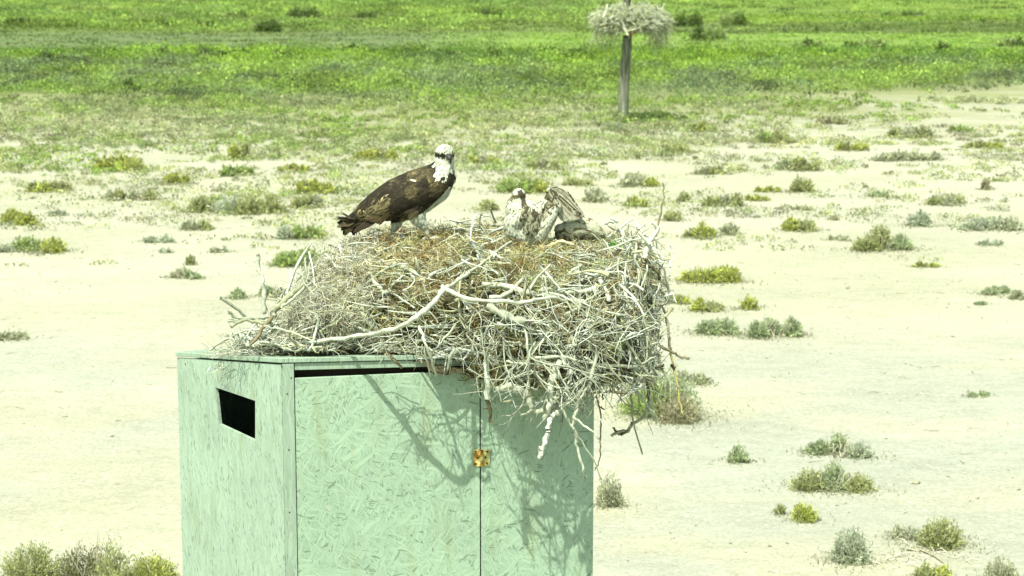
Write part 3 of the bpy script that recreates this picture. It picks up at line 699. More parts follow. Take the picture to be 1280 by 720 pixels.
# ------------------------------------------------------------------ the big stick nest on the roof
nest = empty('osprey_nest', (0, 8.9, A.z), 'huge tangled bird nest of bleached sticks spilling over the shed roof', 'nest')
NO = np.array((0, 8.9, A.z))
prof = [(262,446),(290,440),(320,418),(350,392),(372,368),(392,345),(410,330),(430,313),(455,305),(500,300),(560,297),(610,294),(650,306),(702,312),(740,308),(775,305),(800,306),(812,316),(820,352),(824,392)]
pxs = np.array([p_[0] for p_ in prof], float); pys = np.array([p_[1] for p_ in prof], float)
def core_grid():
    U = np.linspace(276, 818, 112); Th = np.linspace(-.35, math.pi + .2, 60); V = np.zeros((len(U), len(Th), 3))
    for i_, ux in enumerate(U):
        yp = np.interp(ux, pxs, pys)
        ytop = P(ux, yp, 9.15).z
        s_ = min(1, max(.06, (ux - 255) / 150)) ** .6 * min(1, max(.02, (822 - ux) / 55)) ** .5
        s2 = np.clip((ux - 420) / 120, 0, 1)
        yc = 9.0; af = (.50 + .32 * s2) * s_ ; ab = .62 * s_
        if ux < 420: yc = 8.92 - .1 * (420 - ux) / 150
        X0 = (ux - 640) / F * 8.8 * 1.0
        zb = plane_z(X0, yc) + .035 * np.clip((600 - ux) / 40, 0, 1) * np.clip((ux - 380) / 60, 0, 1)
        over = np.clip((ux - 585) / 60, 0, 1)
        for j_, th in enumerate(Th):
            c_, s3 = math.cos(th), math.sin(th)
            a_ = af if c_ > 0 else ab
            if c_ > 0: a_ = a_ - (.25 + .0 * s2) * s2 * (1 - over) * max(0, 1 - abs(s3) / .5) ** 1.0 - .03 * (1 - over)
            yy = yc - a_ * math.copysign(abs(c_) ** .75, c_)
            k = 1 if th > 0 else 0
            if s3 >= 0: zz = zb + (ytop - zb) * s3 ** .62
            else: zz = zb + .01 + s3 * .10 * over * (1 if c_ > 0 else 0) * 1.0 - (0 if over > 0 else 0)
            V[i_, j_] = (X0, yy, zz)
    return V
G = core_grid(); gu, gv, _ = G.shape
for i_ in range(gu):
    for j_ in range(gv):
        p_ = Vector(G[i_, j_]); nv = noise.noise_vector(p_ * 7) * .055 + noise.noise_vector(p_ * 19) * .018
        nv *= min(1, .15 + i_ / 25)
        G[i_, j_] += np.array((nv.x, nv.y, nv.z * .8))
Vc = G.reshape(-1, 3)
i0 = np.arange(gu * gv).reshape(gu, gv)
Qc = np.stack([i0[:-1, :-1], i0[1:, :-1], i0[1:, 1:], i0[:-1, 1:]], -1).reshape(-1, 4)
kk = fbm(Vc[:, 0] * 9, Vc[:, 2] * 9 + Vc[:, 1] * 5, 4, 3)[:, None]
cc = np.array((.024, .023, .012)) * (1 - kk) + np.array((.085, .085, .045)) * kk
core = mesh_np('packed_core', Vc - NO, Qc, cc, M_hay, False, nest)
core.location = (0, 0, 0)
# overhanging tangle in front of and beside the roof edge
blobs = [((680, 440), 8.30, .08, .05), ((645, 434), 8.3, .07, .04), ((725, 440), 8.36, .08, .05), ((775, 415), 8.55, .06, .06)]
bm = bmesh.new()
for (bx, by), bY, br, bz in blobs:
    c0 = P(bx, by, bY); r = bmesh.ops.create_icosphere(bm, subdivisions=3, radius=1)
    for v in r['verts']:
        d = v.co.copy(); k = 1 + .5 * noise.noise(d * 2.2 + c0)
        v.co = Vector((d.x * br * k * 1.3, d.y * br * k, d.z * bz * k)) + c0 - Vector(NO)
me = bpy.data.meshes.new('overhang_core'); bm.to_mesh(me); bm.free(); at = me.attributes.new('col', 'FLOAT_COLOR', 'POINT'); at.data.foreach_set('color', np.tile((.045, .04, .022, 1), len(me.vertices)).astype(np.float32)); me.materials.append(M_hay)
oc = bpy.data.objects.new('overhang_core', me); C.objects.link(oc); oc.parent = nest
# surface samples
bc = BVHTree.FromPolygons([Vector(v) for v in Vc], [tuple(q) for q in Qc.tolist()])
bo = BVHTree.FromPolygons([v.co + Vector(NO) for v in me.vertices], [tuple(p_.vertices) for p_ in me.polygons])
def near_hit(x, y):
    o_ = Vector((0, 0, H)); d = (P(x, y, 9) - o_).normalized(); best = None
    for t_ in (bc, bo):
        h = t_.ray_cast(o_, d, 14)
        if h[0] is not None and (best is None or h[3] < best[3]): best = h
    return best
e1 = Vc[Qc[:, 1]] - Vc[Qc[:, 0]]; e2 = Vc[Qc[:, 3]] - Vc[Qc[:, 0]]; nrm = np.cross(e1, e2); area = np.linalg.norm(nrm, axis=1); nrm = unit(nrm)
cq = Vc[Qc].mean(1); outw = cq - np.array((0, 9.0, A.z + .15)); outw[:, 0] *= .3; nrm *= np.sign((nrm * outw).sum(1))[:, None]
# only where a viewer near the camera could look: front, top and ends
vis = (nrm[:, 1] < .55) | (nrm[:, 2] > .3); vis &= cq[:, 2] > A.z - .12
wgt = area * vis * np.where(nrm[:, 1] > .2, .5, 1.0); wgt /= wgt.sum()
def samp(n_):
    f_ = rng.choice(len(Qc), n_, p=wgt); a_, b_ = rng.uniform(size=(n_, 1)), rng.uniform(size=(n_, 1))
    return Vc[Qc[f_, 0]] + e1[f_] * a_ + e2[f_] * b_, nrm[f_]
def wander(p0, d, L, k, curl, up=None):
    pts = [p0]; d = d / np.linalg.norm(d)
    bend = rng.normal(0, curl, 3)
    for _i in range(k - 1):
        d = d + bend * .5 + rng.normal(0, curl * .8, 3); d /= np.linalg.norm(d); pts.append(pts[-1] + d * L / (k - 1))
    return np.array(pts)
PAL = [(.45, .50, .41), (.37, .42, .34), (.54, .60, .52), (.25, .27, .18), (.37, .39, .25), (.14, .135, .08), (.35, .42, .36)]
def stick_col(rightness=0.5):
    c_ = .9 * np.array(PAL[rng.choice(len(PAL), p=(.22, .2, .16, .13, .14, .08, .07))]); return np.clip(c_ * math.exp(random.gauss(0, .14)), .02, .75)
def fork(pts, rad, col, out, n_=None, lscale=.4):
    for _i in range(random.choice((0, 1, 1, 2, 3)) if n_ is None else n_):
        j = random.randrange(1, len(pts) - 1); d = unit(pts[j + 1] - pts[j]) + rng.normal(0, .7, 3)
        L = np.linalg.norm(pts[-1] - pts[0]) * random.uniform(.2, lscale); q = wander(pts[j], d, L, 5, .25)
        out.append((q, np.linspace(rad[j] * .65, max(.0008, rad[j] * .25), 5), col))
def tangle(n_, rlo, rhi, llo, lhi, lift, curl, forks=True):
    out = []; p_, nn = samp(n_)
    for k in range(n_):
        x_px = 640 + p_[k, 0] / p_[k, 1] * F
        right = np.clip((x_px - 560) / 160, 0, 1)
        n0 = nn[k]; d = rng.normal(0, 1, 3) * np.array((1.0, .55, .42 + .6 * right)); d -= n0 * (d @ n0) * random.uniform(.55, 1.0)
        L = math.exp(random.uniform(math.log(llo), math.log(lhi))); r = math.exp(random.uniform(math.log(rlo), math.log(rhi)))
        if x_px < 330: L *= .6
        off = random.uniform(-.01, lift) if random.random() < .8 else random.uniform(0, lift * 2)
        pts = wander(p_[k] + n0 * off, d, L, 7, curl * random.uniform(.4, 1.4)); pts -= (pts.mean(0) - pts[0]) * .6
        for m_ in range(7):                                             # keep the stick at the surface of the heap
            q = bc.find_nearest(Vector(pts[m_]));
            if q[0] is not None:
                e_ = (Vector(pts[m_]) - q[0]); dd = e_.length
                if dd > lift * 1.4 + .02: pts[m_] = np.array(q[0] + e_ * ((lift * 1.4 + .02) / dd) ** .8)
        if x_px < 588:                                                  # nothing hangs below the roof edge here
            zf = A.z + .012 + max(0, 420 - x_px) * .0; low = pts[:, 2] < zf; low &= pts[:, 1] < 8.75
            pts[low, 2] = zf + rng.uniform(0, .03, int(low.sum()))
        if (622 < x_px < 762 and pts[:, 2].max() > P(700, 303, 8.92).z) or (480 < x_px < 565 and pts[:, 2].max() > P(520, 297, 8.95).z): continue   # trodden flat by the birds
        rad = r * np.linspace(1, .45, 7) * (1 + rng.normal(0, .08, 7)); col = stick_col(); out.append((pts, rad, col))
        if forks and random.random() < .45: fork(pts, rad, col, out)
    return out
tubes_obj('twig_mass', [(p_ - NO, r_, c_) for p_, r_, c_ in tangle(1900, .0011, .0036, .05, .24, .038, .24)], M_stick, nest, 4)['kind'] = 'stuff'
tubes_obj('stick_mass', [(p_ - NO, r_, c_) for p_, r_, c_ in tangle(820, .0034, .0088, .10, .36, .06, .20)], M_stick, nest, 6)['kind'] = 'stuff'
# hay and dry weed: tan clumps in the middle, pale fluff to the left
def hay(n_cl, per, pick, colf, L0, rr):
    VV = []; DD = []; CC = []; LL = []
    p_, nn = samp(n_cl * 6); x_px = 640 + p_[:, 0] / p_[:, 1] * F; keep = pick(x_px, p_[:, 2], nn)
    keep &= ~((x_px < 588) & (p_[:, 2] < A.z + .02) & (p_[:, 1] < 8.7))
    p_, nn = p_[keep][:n_cl], nn[keep][:n_cl]
    for k in range(len(p_)):
        m_ = per; ax = unit(rng.normal(size=3)); q = p_[k] + nn[k] * random.uniform(0, .03) + rng.normal(0, rr, (m_, 3))
        d = ax * rng.choice((-1, 1)) + rng.normal(0, .8, (m_, 3)); VV.append(q); DD.append(d); CC.append(np.clip(np.array(colf()) * np.exp(rng.normal(0, .25, (m_, 1))), .01, .7)); LL.append(L0 * rng.uniform(.5, 1.6, m_))
    return blades(np.concatenate(VV), np.concatenate(DD), np.concatenate(LL), .0028, np.concatenate(CC))
sets = [hay(760, 46, lambda x_, z_, n_: (x_ > 400) & (x_ < 720) & (rng.uniform(size=len(x_)) < .8), lambda: random.choice(((.33, .32, .14), (.42, .42, .20), (.22, .19, .08), (.19, .145, .065), (.36, .39, .16))), .034, .022),
        hay(700, 50, lambda x_, z_, n_: (x_ < 470), lambda: random.choice(((.48, .50, .38), (.40, .42, .30), (.52, .52, .42))), .045, .026),
        hay(300, 40, lambda x_, z_, n_: (x_ > 640), lambda: random.choice(((.42, .42, .30), (.36, .36, .22), (.30, .38, .16))), .036, .02),
        hay(240, 44, lambda x_, z_, n_: (n_[:, 2] > .6) & (x_ > 430), lambda: random.choice(((.44, .42, .24), (.50, .50, .32), (.34, .24, .10))), .04, .025)]
off = 0; VV, QQ, CC = [], [], []
for v_, q_, c_ in sets: VV.append(v_); QQ.append(q_ + off); CC.append(c_); off += len(v_)
mesh_np('grass_lining', np.concatenate(VV) - NO, np.concatenate(QQ), np.concatenate(CC), M_hay, False, nest)['kind'] = 'stuff'
out = []
for k in range(420):                                                    # straw and small twigs spilling along the roof at the left end
    x_ = random.uniform(266, 372); p0 = np.array(P(x_, 444, random.uniform(8.45, 9.0))); p0[2] = plane_z(p0[0], p0[1]) + .006 + random.uniform(0, 1) * .05 * max(.05, (x_ - 262) / 60)
    d = rng.normal(0, 1, 3) * np.array((1, .6, .25)); pts = wander(p0, d, random.uniform(.03, .13), 5, .25); pts[:, 2] = np.maximum(pts[:, 2], p0[2] - .004); r = random.uniform(.0009, .0022); out.append((pts, np.linspace(r, r * .4, 5), stick_col()))
tubes_obj('spilled_straw', [(p_ - NO, r_, c_) for p_, r_, c_ in out], M_stick, nest, 4)['kind'] = 'stuff'
# sprig of fresh green weed on the right rim
c0 = near_hit(772, 308)[0]; c0 = np.array(c0); q = c0 + rng.normal(0, .022, (260, 3)) * np.array((1.6, 1, .7)); v_, q_, c_ = blades(q, rng.normal(0, 1, (260, 3)) + np.array((0, 0, .8)), .03, .006, tint((.12, .34, .06), 260))
mesh_np('green_sprig', v_ - NO, q_, c_, M_leaf, False, nest)
# bleached scraps caught in the sticks
def scrap(x_, y_, w_, h_):
    h = near_hit(x_, y_); c_ = h[0] + h[1] * 0; bm = bmesh.new(); bmesh.ops.create_icosphere(bm, subdivisions=2, radius=1)
    for v in bm.verts: v.co = Vector((v.co.x * w_, v.co.y * .012, v.co.z * h_)) * (1 + .6 * noise.noise(v.co * 2 + c_)) + Vector((c_.x, c_.y - .035, c_.z)) - Vector(NO)
    o = to_obj('shell_scrap', bm, M_stick, nest); at = o.data.attributes.new('col', 'FLOAT_COLOR', 'POINT'); at.data.foreach_set('color', np.tile((.55, .60, .50, 1), len(o.data.vertices)).astype(np.float32))
scrap(735, 403, .030, .020); scrap(722, 376, .035, .012); scrap(738, 330, .02, .009)
# branches one can tell apart; (x, y[, Y]) in photo pixels, r in px of thickness/2
def branch(pts, r0, r1, col, lift=.03, forks=0, name='branch', fl=.4, wob=.006):
    w_ = []; lastY = None
    for q in pts:
        if len(q) == 3: w_.append(P(*q)); lastY = q[2]
        else:
            h = near_hit(*q)
            if h is not None: pt = h[0]; d = (Vector((0, 0, H)) - pt).normalized(); w_.append(pt + d * lift); lastY = w_[-1].y
            else: w_.append(P(q[0], q[1], lastY or 8.6))
    if len(pts[0]) == 2:                                                # first point off the heap: use its neighbour's distance
        for k in range(len(pts) - 2, -1, -1):
            if near_hit(*pts[k]) is None: w_[k] = P(pts[k][0], pts[k][1], w_[k + 1].y)
    w_ = np.array([list(q) for q in w_]); n_ = len(w_)
    t_ = np.linspace(0, n_ - 1, max(6, n_ * 4)); fine = np.zeros((len(t_), 3))
    for k, tt in enumerate(t_):                                          # Catmull-Rom
        i_ = min(int(tt), n_ - 2); f_ = tt - i_; p0, p1, p2, p3 = w_[max(i_ - 1, 0)], w_[i_], w_[i_ + 1], w_[min(i_ + 2, n_ - 1)]
        fine[k] = .5 * ((2 * p1) + (-p0 + p2) * f_ + (2 * p0 - 5 * p1 + 4 * p2 - p3) * f_ ** 2 + (-p0 + 3 * p1 - 3 * p2 + p3) * f_ ** 3)
    fine[1:-1] += rng.normal(0, wob * .4, (len(t_) - 2, 3))
    rad = np.linspace(r0, r1, len(t_)) * .88 * 8.5 / F * (1 + rng.normal(0, .13, len(t_)))
    col = np.array(col); out = [(fine, rad, col)]
    fork(fine, rad, col, out, forks, fl)
    o = tubes_obj(name, [(p_ - NO, r_, c_) for p_, r_, c_ in out], M_stick, nest, 7); return o
W1, W2, G1, G2, B1, B2 = (.40, .44, .35), (.34, .38, .29), (.28, .32, .24), (.24, .26, .17), (.17, .155, .09), (.09, .085, .045)
branch([(383,429,8.42),(418,424,8.34),(455,419,8.2),(490,412,8.06),(515,400,8.0),(535,385,8.02),(548,370,8.1),(560,359,8.15)], 2.6, 4.2, W1, forks=1, fl=.15)
branch([(558,360,8.15),(590,338,8.35),(625,310,8.6),(640,302,8.7)], 2.6, 1.6, W2)
branch([(552,357,8.15),(565,366,8.12),(590,374,8.08),(630,377,8.1),(662,377,8.12),(688,372,8.15),(704,376,8.2)], 3.2, 2.0, W1, forks=1)
branch([(440,330),(480,330),(505,334),(522,345),(532,353)], 3.0, 4.5, W2, forks=1)
branch([(459,336),(468,352),(478,365)], 2.2, 3.5, W1)
branch([(543,312),(556,324),(575,333),(596,330)], 4.2, 4.0, G2)
branch([(610,383),(635,396),(655,402)], 5.5, 6.5, G1, lift=.06)
branch([(612,372),(635,367),(650,352),(655,345)], 3.4, 2.4, W2, lift=.05)
branch([(602,355),(632,358),(660,366),(690,362),(715,366),(750,360)], 4.5, 3.6, W1, lift=.05, forks=1)
branch([(748,345),(757,362),(762,375)], 3.6, 3.0, W1, lift=.06)
branch([(705,395),(730,378),(750,365),(762,350)], 1.8, 1.5, G1, lift=.07)
branch([(727,352),(742,338),(748,328)], 2.0, 1.2, W2, lift=.05)
branch([(625,310),(655,322),(680,337),(688,341)], 2.6, 2.2, W1, lift=.03)
branch([(560,350),(595,328),(630,306)], 1.6, 1.3, W2, lift=.03)
branch([(668,313,8.9),(690,306,8.86),(706,302,8.84),(718,306,8.84)], 3.0, 2.0, (.56, .50, .30))
branch([(655,307,9.0),(672,304,8.95),(692,298,8.95)], 3.2, 1.6, (.6, .58, .42))
branch([(455,395),(470,412)], 5.0, 4.5, W1); branch([(452,378),(455,395),(458,403)], 3.4, 2.6, W1, forks=1)
branch([(412,405),(425,393),(445,378),(460,372)], 2.0, 1.6, W2, forks=1)
branch([(395,400),(420,385),(440,365),(450,358)], 2.2, 1.6, W2)
branch([(400,415),(430,395),(455,380)], 1.8, 1.4, G1)
branch([(500,380),(520,365),(545,352)], 2.0, 1.5, G1, forks=2)
branch([(570,405,8.1),(550,430,8.08),(540,440,8.1)], 1.6, 1.2, W2); branch([(585,395),(575,425),(560,452)], 1.8, 1.2, W2, forks=1)
branch([(524,408,8.2),(531,428,8.1),(541,455,8.14),(545,470,8.2)], 2.2, 1.6, W1); branch([(531,425,8.1),(533,445,8.12),(538,470,8.2)], 1.6, 1.2, W1)
branch([(478,434,8.2),(488,446,8.14),(502,460,8.16)], 2.4, 2.0, B1)
branch([(567,436,8.1),(563,448,8.1),(559,462,8.14)], 2.4, 1.4, W1)
branch([(607,440,8.08),(609,470,8.08),(609,500,8.09)], 4.4, 4.0, (.44, .50, .40)); branch([(609,500,8.09),(613,514,8.1),(612,528,8.12)], 3.4, 1.6, B2, forks=2, fl=.8)
branch([(612,442,8.3),(618,462,8.3),(626,482,8.32)], 5.0, 3.0, (.10, .05, .03))
# left end
branch([(322,318,8.62),(324,336,8.62),(329,352,8.6),(330,370,8.6),(331,392,8.6)], 2.6, 3.4, W1)
branch([(275,372,8.5),(290,383,8.52),(306,395,8.55),(300,402,8.55),(285,401,8.55)], 2.2, 2.4, G1, forks=0)
branch([(285,391,8.5),(300,397,8.52),(325,398,8.55),(345,395,8.58)], 2.6, 2.6, G1, forks=2)
branch([(289,409,8.48),(303,401,8.5),(318,402,8.52),(330,405,8.5)], 2.2, 2.8, G2, forks=1)
branch([(342,388,8.5),(360,372,8.52),(378,357,8.6),(388,348,8.65)], 5.0, 2.8, G2); branch([(352,385,8.48),(372,368,8.52),(392,352,8.6)], 3.0, 1.8, G1)
branch([(388,350,8.62),(383,340,8.62),(382,322,8.64)], 2.2, 1.3, W2); branch([(395,372,8.5),(380,352,8.55),(376,332,8.6)], 1.4, .9, G1)
branch([(312,432,8.4),(330,410,8.42),(340,395,8.46)], 2.2, 3.2, B1); branch([(262,438,8.75),(290,420,8.7),(315,412,8.68),(335,415,8.64)], 1.6, 2.0, W2, forks=2)
branch([(270,440,8.7),(300,430,8.6),(330,428,8.5),(350,432,8.4)], 1.4, 1.6, G1, forks=2)
branch([(330,408,8.4),(360,414,8.38),(395,428,8.3)], 1.6, 1.2, W2, forks=1)
# right rim
branch([(820,296,8.7),(824,272,8.72),(829,250,8.74),(828,228,8.76)], 1.8, .9, B1, forks=0)
branch([(806,322,8.6),(812,302,8.62),(822,286,8.64),(817,278,8.64)], 4.5, 2.6, W1); branch([(812,304,8.6),(798,288,8.6),(806,281,8.6)], 3, 1.4, W1)
branch([(786,300,8.8),(797,294,8.8),(812,284,8.8)], 1.6, 1.2, W2)
branch([(790,318,8.5),(803,345,8.5),(812,372,8.52)], 1.8, 1.4, W2); branch([(800,410,8.45),(792,390,8.42),(788,380,8.42),(793,372,8.42)], 3.6, 2.2, W1, forks=1)
branch([(808,330,8.6),(822,340,8.6),(824,350,8.62)], 3.2, 2.2, B2); branch([(800,352,8.5),(822,352,8.55),(832,350,8.6)], 1.4, .8, B1)
branch([(812,375,8.62),(806,395,8.6),(818,410,8.6)], 1.6, 1.2, W2)
# hanging below the roof line at the right
branch([(648,488,8.14),(638,482,8.12),(626,486,8.12),(621,486,8.12)], 4.6, 3.2, W2, forks=0); branch([(646,486,8.14),(658,492,8.12),(664,508,8.12),(670,514,8.12),(685,511,8.14),(696,498,8.16)], 4.4, 3.4, W2, forks=2, fl=.6)
branch([(700,452,8.1),(694,466,8.08),(689,485,8.08),(688,505,8.08),(681,526,8.1)], 5.6, 3.6, W1); branch([(688,510,8.12),(704,502,8.15),(720,486,8.2),(738,472,8.3)], 5.0, 6.2, G1, forks=2)
branch([(698,515,8.1),(690,520,8.08),(686,534,8.06),(682,550,8.06),(675,572,8.06)], 3.8, 3.2, (.50, .54, .46)); branch([(676,560,8.06),(674,573,8.06)], 3.6, 2.2, W1)
branch([(745,440,8.1),(738,478,8.08),(725,500,8.08),(718,520,8.06),(716,535,8.06)], 2.4, 2.2, W2, forks=3); branch([(700,507,8.06),(712,528,8.06),(722,545,8.06),(738,568,8.08),(752,600,8.12)], 2.0, 1.0, W2)
branch([(716,522,8.06),(735,535,8.04),(749,549,8.04)], 2.0, 1.2, W1); branch([(719,540,8.06),(722,560,8.06),(728,585,8.06),(733,597,8.08)], 2.2, 1.4, W1)
branch([(746,500,8.3),(752,518,8.28),(750,545,8.26),(751,570,8.26),(744,588,8.28)], 1.3, .8, B1); branch([(745,495,8.3),(750,508,8.3),(756,512,8.3)], 1.4, .9, B2)
branch([(660,448,8.12),(700,446,8.1),(740,455,8.14),(790,458,8.2),(800,462,8.22)], 2.4, 1.8, W2, forks=3)
branch([(633,452,8.14),(655,455,8.12),(677,455,8.12)], 1.8, 1.2, W2, forks=2); branch([(655,410,8.1),(660,440,8.08),(661,470,8.1)], 1.8, 1.2, W1, forks=2)
branch([(661,462,8.1),(678,470,8.1)], 1.6, 1.0, W1); branch([(630,458,8.14),(655,480,8.12),(672,488,8.12)], 1.6, 1.0, G1)
branch([(700,445,8.1),(712,462,8.06),(714,478,8.06)], 2.2, 1.4, W1, forks=1)
branch([(745,478,8.35),(735,490,8.3),(732,500,8.3)], 3.4, 2.2, W2)
branch([(798,412,8.5),(803,440,8.5),(808,470,8.5),(812,500,8.52)], 3.0, 2.4, B2); branch([(812,500,8.52),(806,520,8.5),(790,530,8.48),(785,538,8.46),(772,541,8.46),(764,545,8.46)], 2.4, 2.2, G2); branch([(783,538,8.46),(777,543,8.46),(770,539,8.46),(766,534,8.46)], 3.0, 1.2, B2)
branch([(781,470,8.4),(792,484,8.38),(803,498,8.38),(812,512,8.4),(820,525,8.42)], 3.2, 1.4, G1, forks=1); branch([(788,486,8.45),(790,510,8.45),(793,535,8.45),(803,568,8.46)], 1.7, 1.0, G2)
branch([(804,418,8.5),(820,430,8.5),(840,440,8.52),(852,447,8.54),(862,448,8.54)], 2.4, 1.8, B1, forks=1); branch([(806,430,8.5),(818,445,8.5),(824,452,8.5)], 1.2, .7, B1)
branch([(822,368,8.7),(832,395,8.7),(836,420,8.7),(838,440,8.7)], 2.0, 2.2, (.26, .26, .18)); branch([(838,440,8.7),(843,465,8.7),(850,500,8.7),(853,518,8.7)], 1.8, 1.4, (.42, .38, .14)); branch([(839,457,8.7),(843,461,8.7)], 2.6, 2.4, (.06, .05, .03))
branch([(755,465,8.7),(755,485,8.7),(753,500,8.7)], 1.8, 1.0, B2); branch([(762,468,8.7),(763,490,8.7)], 1.9, 1.0, B2); branch([(768,468,8.7),(774,488,8.7)], 1.7, .9, B2)
branch([(776,462,8.3),(777,480,8.3),(777,495,8.3)], 2.2, 1.2, W1); branch([(783,450,8.3),(780,470,8.3),(777,482,8.3)], 1.8, 1.0, W1)
branch([(785,425,8.3),(792,455,8.28),(788,478,8.3)], 2.4, 1.8, G1, forks=2)
# loose hanging twigs along the overhang
out = []
for k in range(430):
    x_ = random.triangular(600, 822, 750); y_ = random.triangular(385, 475, 400) + (x_ - 600) * .03; Y_ = 8.16 + random.uniform(-.05, .12) + (max(0, x_ - 743) * .0035)
    p0 = np.array(P(x_, y_, Y_)); d = np.array((rng.normal(0, .6), rng.normal(0, .25), -.35 + rng.normal(0, .5)))
    L = random.uniform(.06, .28); pts = wander(p0, d, L, 6, .2); r = random.uniform(.0013, .0034); col = stick_col(); rad = np.linspace(r, r * .4, 6); out.append((pts, rad, col)); fork(pts, rad, col, out, random.choice((0, 1, 2)))
for k in range(90):
    x_ = random.uniform(470, 610); y_ = random.uniform(418, 440); p0 = np.array(P(x_, y_, 8.16 + random.uniform(-.04, .06))); d = np.array((rng.normal(0, .8), 0, -.1 + rng.normal(0, .35)))
    pts = wander(p0, d, random.uniform(.05, .16), 6, .22); r = random.uniform(.001, .0024); out.append((pts, np.linspace(r, r * .4, 6), stick_col()))
for k in range(46):
    x_ = random.uniform(650, 815); p0 = np.array(P(x_, random.uniform(455, 495), 8.16 + max(0, x_ - 743) * .004)); d = np.array((rng.normal(.1, .5), rng.normal(0, .1), -1)); pts = wander(p0, d, random.uniform(.1, .26), 7, .2)
    r = random.uniform(.0015, .003); rad = np.linspace(r, r * .4, 7); out.append((pts, rad, stick_col())); fork(pts, rad, out[-1][2], out, 2)
for k in range(16):
    x_ = random.uniform(605, 735); p0 = np.array(P(x_, random.uniform(425, 470), 8.06)); d = np.array((rng.normal(.15, .7), rng.normal(-.1, .25), -.8)); pts = wander(p0, d, random.uniform(.14, .3), 8, .3)
    r = random.uniform(.0032, .0056); rad = np.linspace(r, r * .45, 8); out.append((pts, rad, np.array(W2) * random.uniform(.7, 1.05))); fork(pts, rad, out[-1][2], out, 3, .6)
for k in range(10):
    x_ = random.uniform(470, 600); p0 = np.array(P(x_, random.uniform(395, 425), 8.1)); d = np.array((rng.normal(.1, .7), -.5, -.35)); pts = wander(p0, d, random.uniform(.10, .2), 7, .25)
    r = random.uniform(.0018, .0032); rad = np.linspace(r, r * .4, 7); out.append((pts, rad, np.array(G1))); fork(pts, rad, out[-1][2], out, 2, .6)
tubes_obj('hanging_twigs', [(p_ - NO, r_, c_) for p_, r_, c_ in out], M_stick, nest, 4)['kind'] = 'stuff'
